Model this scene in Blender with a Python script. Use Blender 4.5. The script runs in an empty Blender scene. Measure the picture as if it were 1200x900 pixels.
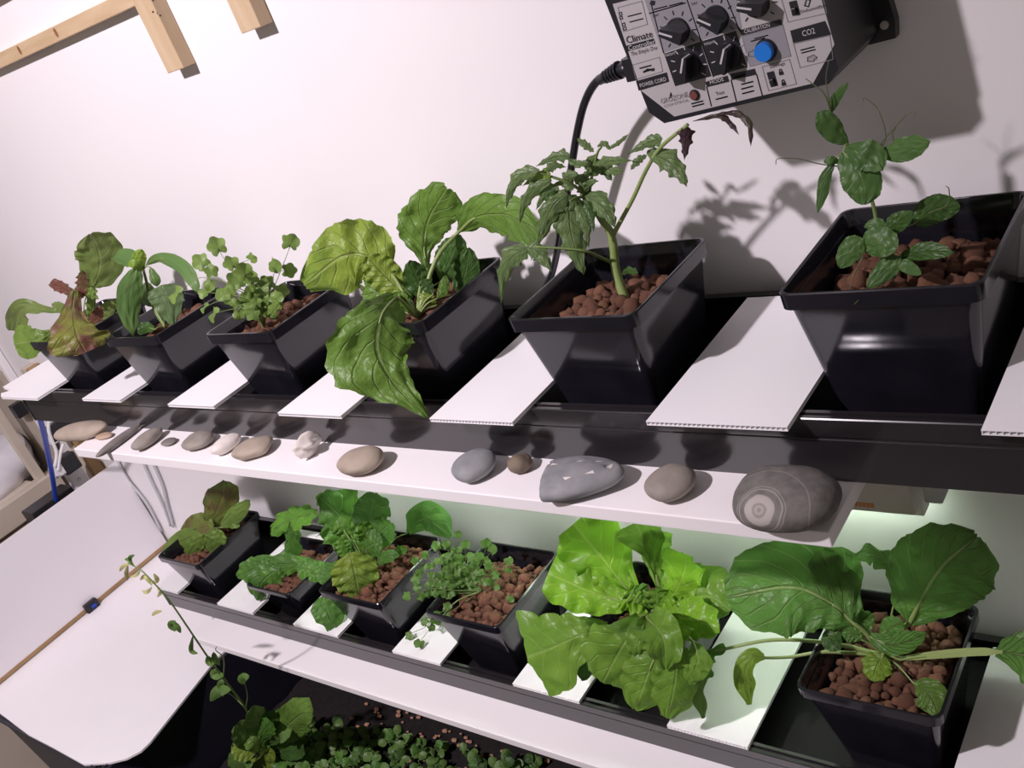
import bpy, bmesh, math, random
from mathutils import Vector, Matrix, noise
random.seed(7)
D = bpy.data
COL = bpy.context.scene.collection
ZO = 1.2                       # height of the upper pot rims above the floor

# ------------------------------------------------------------------ camera
CP = Vector((0.40505, -0.67046, 0.34673)); YAW, PIT, ROL, FPX = 0.7824045, -0.42695, 0.377234, 1136.19
RM = Matrix.Rotation(YAW, 3, 'Z') @ Matrix.Rotation(PIT, 3, 'X') @ Matrix.Rotation(ROL, 3, 'Y')
CR, CF, CU = RM.col[0].copy(), RM.col[1].copy(), RM.col[2].copy()
cam = D.objects.new('camera', D.cameras.new('camera')); COL.objects.link(cam)
m = Matrix((CR, CU, -CF)).transposed().to_4x4(); m.translation = CP + Vector((0, 0, ZO)); cam.matrix_world = m
cam.data.sensor_width = 36; cam.data.lens = 36 * FPX / 1200; cam.data.clip_start = 0.01
bpy.context.scene.camera = cam
# ------------------------------------------------------------------ world, lights, exposure
W = D.worlds.new('world'); bpy.context.scene.world = W; W.use_nodes = True
W.node_tree.nodes['Background'].inputs[0].default_value = (0.98, 0.86, 0.80, 1)
W.node_tree.nodes['Background'].inputs[1].default_value = 0.23
def aim(o, target):
    o.rotation_euler = (Vector(target) - o.location).to_track_quat('-Z', 'Y').to_euler()
sl = D.lights.new('ceiling_spot', 'SPOT'); sl.energy = 178; sl.color = (1.0, 0.89, 0.965)
sl.spot_size = math.radians(106); sl.spot_blend = 1.0; sl.shadow_soft_size = 0.035
so = D.objects.new('ceiling_spot', sl); COL.objects.link(so)
so.location = (-0.68, -1.257, 1.27 + ZO); aim(so, (-0.93, 0.05, -0.30 + ZO))
vs = bpy.context.scene.view_settings
vs.view_transform = 'Standard'; vs.look = 'None'; vs.exposure = 0.0; vs.gamma = 1.0; vs.use_curve_mapping = False

# ------------------------------------------------------------------ helpers
def ray(px, py): return CR * ((px - 600) / FPX) + CF - CU * ((py - 450) / FPX)
def at(px, py, y): d = ray(px, py); return CP + d * ((y - CP.y) / d.y)
def atz(px, py, z): d = ray(px, py); return CP + d * ((z - CP.z) / d.z)
def atx(px, py, x): d = ray(px, py); return CP + d * ((x - CP.x) / d.x)
def depth(p): return (p - CP).dot(CF)
ORG = {}
def tag(o, label=None, cat=None, group=None, kind=None):
    for k, v in (('label', label), ('category', cat), ('group', group), ('kind', kind)):
        if v: o[k] = v
    return o
def thing(name, origin, label, cat, group=None):
    o = D.objects.new(name, None); o.empty_display_size = 0.02; COL.objects.link(o)
    o.location = Vector(origin) + Vector((0, 0, ZO)); ORG[o] = Vector(origin)
    return tag(o, label, cat, group)
def build(name, V, Fc, mt, parent=None, origin=None, smooth=False, uv=None, mats=None, fmat=None, recalc=False):
    V = [Vector(v) for v in V]
    if parent is None:
        if origin is None:
            n = len(V); origin = Vector((sum(v.x for v in V) / n, sum(v.y for v in V) / n, min(v.z for v in V)))
        org = Vector(origin)
    else: org = ORG[parent]
    me = D.meshes.new(name); me.from_pydata([v - org for v in V], [], Fc); 
    if uv:
        l = me.uv_layers.new(name='UVMap')
        for lp in me.loops: l.data[lp.index].uv = uv[lp.vertex_index]
    if mats:
        for q in mats: me.materials.append(q)
        for p, k in zip(me.polygons, fmat): p.material_index = k
    else: me.materials.append(mt)
    if smooth: me.polygons.foreach_set('use_smooth', [True] * len(me.polygons))
    if recalc:
        bm = bmesh.new(); bm.from_mesh(me); bmesh.ops.recalc_face_normals(bm, faces=bm.faces[:]); bm.to_mesh(me); bm.free()
    me.update()
    o = D.objects.new(name, me); COL.objects.link(o); ORG[o] = org
    if parent is not None: o.parent = parent
    else: o.location = org + Vector((0, 0, ZO))
    return o
class G:                                   # collects geometry for ONE mesh
    def __init__(s): s.V = []; s.F = []
    def add(s, V, F):
        b = len(s.V); s.V += [Vector(v) for v in V]; s.F += [tuple(i + b for i in f) for f in F]; return s
    def box(s, x0, x1, y0, y1, z0, z1, c=0.0):
        if c <= 0:
            V = [(x, y, z) for x in (x0, x1) for y in (y0, y1) for z in (z0, z1)]
            return s.add(V, [(0, 1, 3, 2), (4, 6, 7, 5), (0, 4, 5, 1), (2, 3, 7, 6), (0, 2, 6, 4), (1, 5, 7, 3)])
        bm = bmesh.new(); bmesh.ops.create_cube(bm, size=1)
        for v in bm.verts: v.co = Vector(((x0 + x1) / 2 + v.co.x * (x1 - x0), (y0 + y1) / 2 + v.co.y * (y1 - y0), (z0 + z1) / 2 + v.co.z * (z1 - z0)))
        bmesh.ops.bevel(bm, geom=bm.edges[:], offset=c, segments=2, affect='EDGES', profile=.5)
        bm.verts.index_update()
        s.add([v.co.copy() for v in bm.verts], [tuple(v.index for v in f.verts) for f in bm.faces]); bm.free(); return s
    def extrude(s, poly, vec):             # poly: list of 3D points (planar), vec: extrusion
        n = len(poly); vec = Vector(vec); P = [Vector(p) for p in poly]
        return s.add(P + [p + vec for p in P], [tuple(range(n - 1, -1, -1)), tuple(range(n, 2 * n))] + [(i, (i + 1) % n, n + (i + 1) % n, n + i) for i in range(n)])
    def tube(s, pts, r, seg=8, r1=None):
        P = [Vector(p) for p in pts]; n = len(P); r1 = r if r1 is None else r1
        V = []; up = None
        for i, p in enumerate(P):
            t = (P[min(i + 1, n - 1)] - P[max(i - 1, 0)]).normalized()
            if up is None: up = t.orthogonal().normalized()
            up = (up - t * up.dot(t))
            up = up.normalized() if up.length > 1e-6 else t.orthogonal().normalized()
            w = t.cross(up); rr = r + (r1 - r) * i / max(n - 1, 1)
            V += [p + (up * math.cos(a) + w * math.sin(a)) * rr for a in [2 * math.pi * k / seg for k in range(seg)]]
        F = [(i * seg + k, i * seg + (k + 1) % seg, (i + 1) * seg + (k + 1) % seg, (i + 1) * seg + k) for i in range(n - 1) for k in range(seg)]
        F += [tuple(range(seg - 1, -1, -1)), tuple(range((n - 1) * seg, n * seg))]
        return s.add(V, F)
    def cyl(s, a, b, r, seg=24, r1=None): return s.tube([a, b], r, seg, r1)
    def build(s, name, mt, parent=None, origin=None, smooth=False): return build(name, s.V, s.F, mt, parent, origin, smooth, recalc=True)
def spline(P, n):
    P = [Vector(p) for p in P]
    if len(P) == 2: return [P[0].lerp(P[1], i / (n - 1)) for i in range(n)]
    Q = [P[0] * 2 - P[1]] + P + [P[-1] * 2 - P[-2]]; out = []
    for i in range(n):
        u = i / (n - 1) * (len(P) - 1); k = min(int(u), len(P) - 2); t = u - k
        a, b, c, d = Q[k:k + 4]
        out.append(.5 * ((2 * b) + (c - a) * t + (2 * a - 5 * b + 4 * c - d) * t * t + (3 * b - a - 3 * c + d) * t ** 3))
    return out
# ------------------------------------------------------------------ materials
def mat(name, c, rough=.5, c2=None, scale=20., bump=0., bscale=None, spec=.5, metal=0., stretch=None, detail=4., coat=0., lo=.35, hi=.65, ior=1.5):
    mt = D.materials.new(name); mt.use_nodes = True; N = mt.node_tree.nodes; L = mt.node_tree.links; b = N['Principled BSDF']
    b.inputs['Base Color'].default_value = (*c, 1); b.inputs['Roughness'].default_value = rough
    b.inputs['Specular IOR Level'].default_value = spec; b.inputs['Metallic'].default_value = metal; b.inputs['Coat Weight'].default_value = coat; b.inputs['IOR'].default_value = ior
    tc = N.new('ShaderNodeTexCoord'); mp = N.new('ShaderNodeMapping'); L.new(tc.outputs['Object'], mp.inputs[0])
    if stretch: mp.inputs['Scale'].default_value = stretch
    if c2 is not None:
        n = N.new('ShaderNodeTexNoise'); n.inputs['Scale'].default_value = scale; n.inputs['Detail'].default_value = detail
        L.new(mp.outputs[0], n.inputs['Vector']); r = N.new('ShaderNodeValToRGB')
        r.color_ramp.elements[0].color = (*c, 1); r.color_ramp.elements[1].color = (*c2, 1)
        r.color_ramp.elements[0].position = lo; r.color_ramp.elements[1].position = hi
        L.new(n.outputs['Fac'], r.inputs[0]); L.new(r.outputs[0], b.inputs['Base Color'])
    if bump:
        n2 = N.new('ShaderNodeTexNoise'); n2.inputs['Scale'].default_value = bscale or scale * 3; n2.inputs['Detail'].default_value = 3
        L.new(mp.outputs[0], n2.inputs['Vector']); bp = N.new('ShaderNodeBump'); bp.inputs['Strength'].default_value = bump; bp.inputs['Distance'].default_value = .002
        L.new(n2.outputs['Fac'], bp.inputs['Height']); L.new(bp.outputs[0], b.inputs['Normal'])
    return mt
LB_ = 1.22
def leafmat(name, c, vein, c2=None, c2scale=18., lo=.45, hi=.6, nv=6., slant=1.3, trans=.3, bump=.5, rough=.42, veinw=.5):
    mt = D.materials.new(name); mt.use_nodes = True; N = mt.node_tree.nodes; L = mt.node_tree.links; b = N['Principled BSDF']
    out = N['Material Output']
    uv = N.new('ShaderNodeUVMap'); sx = N.new('ShaderNodeSeparateXYZ'); L.new(uv.outputs[0], sx.inputs[0])
    def M(op, a, b_, c_=None):
        n = N.new('ShaderNodeMath'); n.operation = op
        for i, q in enumerate((a, b_, c_)):
            if q is None: continue
            if isinstance(q, (int, float)): n.inputs[i].default_value = q
            else: L.new(q, n.inputs[i])
        return n.outputs[0]
    def SS(x, e0, e1):
        n = N.new('ShaderNodeMapRange'); n.interpolation_type = 'SMOOTHSTEP'; L.new(x, n.inputs[0])
        n.inputs[1].default_value = e0; n.inputs[2].default_value = e1; n.inputs[3].default_value = 1; n.inputs[4].default_value = 0; return n.outputs[0]
    tc = N.new('ShaderNodeTexCoord'); nz = N.new('ShaderNodeTexNoise'); nz.inputs['Scale'].default_value = 60; L.new(tc.outputs['Object'], nz.inputs['Vector'])
    u, v = sx.outputs[0], sx.outputs[1]
    av = M('ABSOLUTE', M('SUBTRACT', v, .5), 0)
    mid = SS(av, .006, .03)
    fr = M('PINGPONG', M('ADD', M('SUBTRACT', M('MULTIPLY', u, nv), M('MULTIPLY', av, slant * nv * .5)), M('MULTIPLY', nz.outputs['Fac'], .25)), .5)
    side = SS(fr, .01, .09)
    vm = M('MAXIMUM', mid, M('MULTIPLY', side, .55))
    n2 = N.new('ShaderNodeTexNoise'); n2.inputs['Scale'].default_value = c2scale; n2.inputs['Detail'].default_value = 5; L.new(tc.outputs['Object'], n2.inputs['Vector'])
    r = N.new('ShaderNodeValToRGB'); r.color_ramp.elements[0].position = lo; r.color_ramp.elements[1].position = hi
    c2 = c2 or tuple(q * 1.25 for q in c); c = tuple(q * LB_ for q in c); c2 = tuple(q * LB_ for q in c2)
    r.color_ramp.elements[0].color = (*c, 1); r.color_ramp.elements[1].color = (*c2, 1); L.new(n2.outputs['Fac'], r.inputs[0])
    mx = N.new('ShaderNodeMix'); mx.data_type = 'RGBA'; L.new(M('MULTIPLY', vm, veinw), mx.inputs[0]); L.new(r.outputs[0], mx.inputs[6]); mx.inputs[7].default_value = (*vein, 1)
    L.new(mx.outputs[2], b.inputs['Base Color']); b.inputs['Roughness'].default_value = rough; b.inputs['Specular IOR Level'].default_value = .35
    n3 = N.new('ShaderNodeTexNoise'); n3.inputs['Scale'].default_value = 110; L.new(tc.outputs['Object'], n3.inputs['Vector'])
    bp = N.new('ShaderNodeBump'); bp.inputs['Strength'].default_value = bump; bp.inputs['Distance'].default_value = .003
    L.new(M('SUBTRACT', M('MULTIPLY', n3.outputs['Fac'], .8), M('MULTIPLY', vm, .6)), bp.inputs['Height']); L.new(bp.outputs[0], b.inputs['Normal'])
    tr = N.new('ShaderNodeBsdfTranslucent'); L.new(mx.outputs[2], tr.inputs[0]); ms = N.new('ShaderNodeMixShader'); ms.inputs[0].default_value = trans
    L.new(b.outputs[0], ms.inputs[1]); L.new(tr.outputs[0], ms.inputs[2]); L.new(ms.outputs[0], out.inputs[0])
    return mt
def emit(name, c, s):
    mt = D.materials.new(name); mt.use_nodes = True; b = mt.node_tree.nodes['Principled BSDF']
    b.inputs['Emission Color'].default_value = (*c, 1); b.inputs['Emission Strength'].default_value = s; return mt
M_wall = mat('wall_paint', (.82, .80, .80), .65, (.80, .78, .785), 3., .05, 60, spec=.25)
M_floor = mat('floor_lino', (.36, .33, .32), .5, (.31, .29, .28), 9., .05)
M_white = mat('white_board', (.92, .90, .91), .45, (.90, .88, .89), 6.)
M_shelf = mat('white_shelf', (.92, .89, .89), .42, (.90, .87, .88), 4.)
M_panel = mat('white_panel', (.88, .85, .88), .5, (.86, .83, .86), 5.)
M_flute = mat('fluted_white_plastic', (.91, .90, .91), .4)
M_tray = mat('anthracite_plastic', (.016, .014, .016), .16, (.020, .018, .020), 8., .02, 90, ior=1.8)
M_trayin = mat('matte_black_plastic', (.010, .009, .010), .6, spec=.2)
M_pot = mat('black_pot_plastic', (.009, .009, .013), .13, (.013, .012, .018), 25., .05, 40, ior=1.55)
M_black = mat('black_plastic', (.012, .012, .016), .35)
M_bin = mat('dark_tub_plastic', (.010, .010, .018), .38, (.014, .013, .022), 12.)
M_wood = mat('pine_wood', (.60, .46, .30), .55, (.52, .38, .23), 9., .1, 60, stretch=(6, 6, .7))
M_woodx = mat('pine_wood_lengthwise', (.60, .46, .29), .55, (.50, .36, .21), 9., .1, 60, stretch=(.7, 6, 6))
M_knot = mat('wood_knot', (.20, .09, .04), .6, (.30, .15, .06), 60.)
M_card = mat('brown_card', (.42, .27, .13), .8, (.33, .21, .10), 30.)
M_peb = mat('fired_clay', (.180, .078, .042), .9, (.10, .042, .026), 90., .6, 300)
M_peb2 = mat('fired_clay_pale', (.25, .115, .062), .9, (.14, .062, .036), 90., .6, 300)
M_soil = mat('shaded_soil', (.004, .003, .003), .95, (.012, .007, .006), 120., .8, 200)  # shade of tub, sheet and shelf is put into this soil colour
M_beige = mat('beige_plastic', (.62, .55, .45), .5, (.58, .51, .42), 10.)
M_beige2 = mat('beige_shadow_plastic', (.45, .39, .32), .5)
M_blue = mat('blue_cable', (.015, .06, .45), .4)
M_bluebtn = mat('blue_button', (.01, .17, .62), .35)
M_wcable = mat('white_cable', (.74, .73, .74), .45)
M_grey = mat('grey_plastic', (.45, .44, .46), .4)
M_label = mat('label_white', (.42, .40, .40), .45)
M_labelg = mat('label_grey', (.25, .24, .265), .45)
M_ink = mat('label_black', (.013, .012, .017), .4)
M_inkw = mat('label_white_print', (.50, .48, .49), .5)
M_inkg = mat('label_fine_print', (.22, .21, .23), .5)
M_red = mat('indicator_red', (.16, .05, .045), .3)
M_lampbody = mat('lamp_housing', (.55, .50, .47), .5)
M_orange = mat('orange_print', (.55, .20, .05), .5)
M_metal = mat('steel', (.55, .53, .5), .35, metal=.9)
M_bag = mat('white_plastic_bag', (.80, .79, .84), .25, bump=.8, bscale=18)
M_tubeclear = mat('clear_tubing', (.55, .56, .58), .15)
M_stem = mat('pale_stem', (.22, .30, .09), .45, (.28, .36, .13), 30.)
M_stemd = mat('green_stem', (.12, .20, .05), .5, (.17, .24, .07), 30.)
M_tendril = mat('tendril', (.10, .12, .05), .5)
# leaf kinds
K_redlet = leafmat('red_lettuce_leaf', (.17, .19, .035), (.20, .22, .07), (.15, .065, .05), 28, .42, .6, bump=.9)
K_redder = leafmat('dark_red_leaf', (.15, .062, .045), (.20, .14, .06), (.12, .10, .04), 30, .45, .62, bump=.9)
K_greenlet = leafmat('green_lettuce_leaf', (.15, .24, .045), (.30, .40, .14), (.12, .20, .04), 16)
K_olive = leafmat('olive_leaf', (.13, .19, .05), (.27, .33, .13), (.15, .20, .06), 16)
K_zin = leafmat('smooth_green_leaf', (.10, .19, .055), (.15, .25, .09), (.12, .21, .06), 12, nv=4, bump=.25)
K_zin2 = leafmat('young_green_leaf', (.17, .27, .04), (.24, .34, .10), nv=4, bump=.3)
K_grey = leafmat('grey_green_leaf', (.10, .16, .065), (.15, .21, .09), nv=5, bump=.3)
K_cil = leafmat('coriander_leaf', (.16, .25, .055), (.2, .3, .1), (.12, .20, .045), 40, nv=4, bump=.3)
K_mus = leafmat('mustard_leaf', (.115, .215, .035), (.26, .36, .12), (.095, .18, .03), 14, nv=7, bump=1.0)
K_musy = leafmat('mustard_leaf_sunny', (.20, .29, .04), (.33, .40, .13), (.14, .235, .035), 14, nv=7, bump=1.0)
K_dark = leafmat('deep_green_leaf', (.045, .10, .022), (.1, .17, .05), nv=6, bump=.8)
K_tom = leafmat('tomato_leaf', (.125, .19, .070), (.17, .24, .095), (.10, .16, .055), 30, nv=7, bump=.8)
K_tomp = leafmat('tomato_purple_leaf', (.045, .022, .028), (.07, .05, .04), (.05, .04, .025), 30, nv=7, bump=.8, trans=.1)
K_pea = leafmat('pea_leaf', (.075, .155, .040), (.12, .20, .07), (.06, .13, .035), 30, nv=5, bump=.3)
K_kale = leafmat('kale_leaf', (.075, .18, .035), (.2, .33, .11), (.10, .24, .035), 20, nv=6, bump=.9)
K_kalel = leafmat('kale_leaf_light', (.12, .27, .035), (.25, .38, .12), (.09, .21, .03), 20, nv=6, bump=.9)
K_round = leafmat('round_yellow_leaf', (.20, .29, .04), (.30, .38, .10), (.15, .24, .04), 15, nv=6, bump=1.1)
K_cherv = leafmat('chervil_leaf', (.095, .19, .04), (.14, .25, .07), nv=4, bump=.2)
K_let = leafmat('bright_lettuce_leaf', (.20, .40, .030), (.40, .56, .13), (.15, .33, .025), 14, nv=6, bump=.55, rough=.36)
K_let2 = leafmat('lettuce_leaf_mid', (.155, .29, .040), (.30, .44, .12), (.12, .24, .03), 14, nv=6, bump=.5, rough=.36)
K_tur = leafmat('turnip_leaf', (.080, .185, .036), (.28, .38, .14), (.10, .225, .045), 12, nv=7, bump=1.4, rough=.38, slant=1.6, veinw=.85)
K_turl = leafmat('turnip_leaf_young', (.15, .25, .03), (.28, .36, .12), nv=6, bump=.9)
K_seed = leafmat('seedling_leaf', (.11, .20, .05), (.17, .27, .08), (.08, .155, .035), 30, nv=4, bump=.3)
K_pale = leafmat('pale_yellow_leaf', (.46, .43, .20), (.5, .48, .26), nv=4, bump=.2)

# ------------------------------------------------------------------ setting
YW = 0.200
def struct(name, g, mt): o = g.build(name, mt, origin=None); return tag(o, kind='structure')
struct('floor', G().box(-3.6, 1.6, -3.0, YW, -1.25, -1.2), M_floor)
struct('wall_back', G().box(-3.6, 1.6, YW, YW + .08, -1.2, 1.5), M_wall)
struct('wall_left', G().box(-3.68, -3.6, -3.0, YW + .08, -1.2, 1.5), M_wall)
struct('ceiling', G().box(-3.68, 1.6, -3.0, YW + .08, 1.5, 1.56), M_wall)

# ceiling spotlight fitting that carries the lamp
sp = thing('ceiling_spotlight', (-.68, -1.257, 1.5), 'small grey ceiling spotlight shining on the plant shelves', 'lamp')
G().cyl((-.68, -1.257, 1.5), (-.68, -1.257, 1.485), .05).build('mount', M_grey, sp); G().cyl((-.68, -1.257, 1.485), (-.68, -1.262, 1.34), .012).build('arm', M_grey, sp)
gg = G(); dv = (Vector((-1.05, .05, -.15)) - Vector((-.68, -1.257, 1.27))).normalized(); c0 = Vector((-.68, -1.257, 1.27))
gg.tube([c0 - dv * .10, c0 - dv * .04], .05, 24); gg.build('lamp_head', M_grey, sp)

# ------------------------------------------------------------------ shelves and troughs
XU0, XU1 = -1.385, .48
def shelf(x0, x1, y0, z1, th, label):
    return tag(G().box(x0, x1, y0, YW - .001, z1 - th, z1, .0012).build('shelf_board', M_shelf), label, 'shelf')
shelf(-1.1272, .1101, -.1085, -.148, .0155, 'white shelf board carrying a row of pebbles in front of the trough')
shelf(-1.1674, .55, -.0949, -.5798, .013, 'white shelf board under the lower trough above the black tub')
def trough(name, x0, x1, zb, zr, label):
    t = thing(name, ((x0 + x1) / 2, .07, zb), label, 'planter')
    yf, yb, th = -.0422, .192, .003
    h = zr - zb
    prof = [(yf, zb), (yf, zb + h * .655), (yf + .0012, zb + h * .67), (yf + .0012, zb + h * .70), (yf - .0008, zb + h * .72), (yf - .0008, zr - .001), (yf, zr), (yf + .004, zr), (yf + .0045, zr - .003),
            (yf + .0075, zr - .003), (yf + .008, zr), (yf + .012, zr), (yf + .0125, zr - .006), (yf + .006, zr - .008), (yf + th, zr - .016), (yf + th, zb + th),
            (yb - th, zb + th), (yb - th, zr - .006), (yb - .010, zr - .003), (yb - .010, zr), (yb, zr), (yb, zb)]
    ch = G().extrude([(x0, y, z) for y, z in prof], (x1 - x0, 0, 0)).build('channel', M_tray, t); ch.data.materials.append(M_trayin)
    for p in ch.data.polygons:
        c = p.center + ORG[t]
        if yf + .0022 < c.y < yb - .001 and c.z < zr - .0075 and c.z > zb + .001: p.material_index = 1
    for xa, xb in ((x0 - .003, x0), (x1, x1 + .003)):
        G().box(xa, xb, yf - .001, yb, zb, zr).build('end_cap', M_tray, t)
    return t
tu = trough('planting_trough', XU0, XU1, -.148, -.0854, 'long anthracite trough holding pots above the pebble shelf')
tl = trough('planting_trough', -1.318, .55, -.5798, -.5388, 'long anthracite trough holding pots above the black tub')
G().box(XU0 - .007, XU0 - .003, -.0405, .19, -.147, -.0875).build('edge_strip', M_card, tu)
G().box(-1.3255, -1.321, -.0405, .19, -.579, -.541).build('edge_strip', M_card, tl)
# ------------------------------------------------------------------ pots
POTS = {}
def pot(key, x, w, y, z, zb, dpt, label, ins=.022):
    t = thing('plant_pot', (x + w / 2, y + dpt / 2, zb), label, 'plant pot', 'square black pots in the troughs')
    rc = .010
    def ring(i, zz, rr, grow=0):
        x0, x1, y0, y1 = x + i - grow, x + w - i + grow, y + i - grow, y + dpt - i + grow; o = []
        for cx, cy, a0 in ((x1 - rr, y1 - rr, 0), (x0 + rr, y1 - rr, 90), (x0 + rr, y0 + rr, 180), (x1 - rr, y0 + rr, 270)):
            for k in range(6):
                a = math.radians(a0 + 18 * k); o.append(Vector((cx + rr * math.cos(a), cy + rr * math.sin(a), zz)))
        return o
    def loft(rings, name, par, close0=True):
        n = len(rings[0]); V = sum(rings, []); F = []
        for k in range(len(rings) - 1):
            F += [(k * n + i, k * n + (i + 1) % n, (k + 1) * n + (i + 1) % n, (k + 1) * n + i) for i in range(n)]
        if close0: F.append(tuple(range(n - 1, -1, -1)))
        else: F.append(tuple(range((len(rings) - 1) * n, len(rings) * n)))
        return V, F
    h = z - zb
    ii = lambda f: .003 + (ins) * f
    R1 = [ring(ii(1) + .004, zb, rc), ring(ii(.98), zb + .004, rc), ring(ii(.08), z - h * .09, rc), ring(ii(.08) + .0022, z - h * .09, rc), ring(ii(.97) + .002, zb + .006, rc)]
    V, F = loft(R1, 'body', t); n = 24; F.append(tuple(range(4 * n, 5 * n)))
    build('body', V, F, M_pot, t, smooth=False)
    R2 = [ring(.003, z - h * .10, rc), ring(.0005, z - h * .095, rc), ring(0, z - .001, rc), ring(.0008, z, rc), ring(.0028, z, rc), ring(.0034, z - .001, rc), ring(.0062, z - h * .10, rc)]
    V, F = loft(R2, 'rim', t); F = F[:-1]; k = len(R2) - 1
    F += [(k * n + i, k * n + (i + 1) % n, (i + 1) % n, i) for i in range(n)]
    build('rim', V, F, M_pot, t)
    POTS[key] = (x, w, y, z, zb, dpt)
    for o in t.children:
        for p in o.data.polygons: p.use_smooth = len(p.vertices) == 4
        md = o.modifiers.new('edge', 'EDGE_SPLIT'); md.split_angle = math.radians(35)
    return t
BU = -.145; BL = -.5765
pot(1, -1.262, .146, -.029, .004, BU, .155, 'square black pot of the red and green lettuce at the trough end')
pot(2, -1.009, .147, -.029, .006, BU, .156, 'square black pot of the smooth lance-leaved plant')
pot(3, -.743, .1445, -.0264, .004, BU, .157, 'square black pot of the coriander')
pot(4, -.474, .1427, -.0247, .008, BU, .159, 'square black pot of the mustard with the drooping toothed leaf')
pot(5, -.219, .151, -.020, .004, BU, .162, 'square black pot of the tomato plant')
pot(6, .0629, .1565, -.007, .010, BU, .168, 'square black pot of the pea shoot under the control box')
pot('L1', -1.270, .137, -.035, -.456, BL, .158, 'square black pot of the flat lettuce seedling at the lower trough end')
pot('L2', -1.022, .122, -.026, -.487, BL, .135, 'smaller low black pot of the lobed grey-green kale')
pot('L3', -.799, .144, -.032, -.452, BL, .158, 'square black pot of the kale with a round yellowish leaf')
pot('L4', -.565, .139, -.028, -.449, BL, .158, 'square black pot of the fine-leaved chervil')
pot('L5', -.312, .140, -.012, -.452, BL, .150, 'square black pot hidden under the big bright lettuce')
pot('L6', -.0188, .1467, -.020, -.446, BL, .162, 'square black pot of the large turnip-leaved plant')

# ------------------------------------------------------------------ fluted cover boards
def cover(x0, x1, y0, y1, z, label, skew=0., notch=False):
    g = G(); th = .0042; n = max(8, int((x1 - x0) / .0045)); sk = .0006
    def sl(za, zb):
        if notch:   # torn corner
            poly = [(x0, y0 + .032, za), (x0 + .055, y0 + .022, za), (x0 + .035, y0 + .012, za), (x0 + .060, y0, za), (x1, y0, za), (x1, y1, za), (x0, y1, za)]
        else: poly = [(x0, y0, za), (x1, y0, za), (x1 + skew, y1, za), (x0 + skew, y1, za)]
        g.extrude(poly, (0, 0, zb - za))
    sl(z - sk, z); sl(z - th, z - th + sk)
    a = x0 if not notch else x0 + .062
    for k in range(n + 1):
        xx = a + .0005 + (x1 - a - .001) * k / n
        g.extrude([(xx - .0003, y0 + .0002, z - th + sk), (xx + .0003, y0 + .0002, z - th + sk), (xx + .0003 + skew, y1 - .0002, z - th + sk), (xx - .0003 + skew, y1 - .0002, z - th + sk)], (0, 0, th - 2 * sk))
    o = g.build('cover_board', M_flute)
    return tag(o, label, 'board', 'white fluted boards between the pots')
ZB = -.0854 + .0042 + .0004
cover(-1.452, -1.252, -.069, .15, ZB, 'white fluted board with a torn corner at the upper trough end', notch=True)
UB = [(-1.104, -.985, -.064, 'white fluted board below the lance-leaved plant on the upper trough'),
      (-.845, -.731, -.069, 'white fluted board beside the coriander pot on the upper trough'),
      (-.582, -.463, -.077, 'white fluted board behind the drooping mustard leaf on the upper trough'),
      (-.322, -.2075, -.074, 'white fluted board with mustard leaf shadow beside the tomato pot'),
      (-.0594, .0738, -.063, 'wide bare white fluted board between the tomato and pea pots'),
      (.2176, .350, -.057, 'white fluted board beyond the pea pot on the upper trough')]
for x0, x1, y0, lb in UB: cover(x0, x1, y0, .17, ZB, lb)
ZL = -.5388 + .0042 + .0004
LB = [(-1.329, -1.2535, 'small white fluted board at the lower trough end beside the flat lettuce'),
      (-1.1225, -1.0145, 'white fluted board between the flat lettuce pot and the low kale pot'),
      (-.9015, -.788, 'white fluted board under the hanging kale leaf on the lower trough'),
      (-.6627, -.5628, 'white fluted board with a chervil sprig over it on the lower trough'),
      (-.4272, -.3170, 'white fluted board under the bright lettuce left lobe on the lower trough'),
      (-.1883, -.0845, 'white fluted board with leaf shadow between lettuce and turnip pots'),
      (.1240, .26, 'white fluted board beyond the turnip pot on the lower trough')]
for x0, x1, lb in LB: cover(x0, x1, -.0435, .17, ZL, lb)

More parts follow.
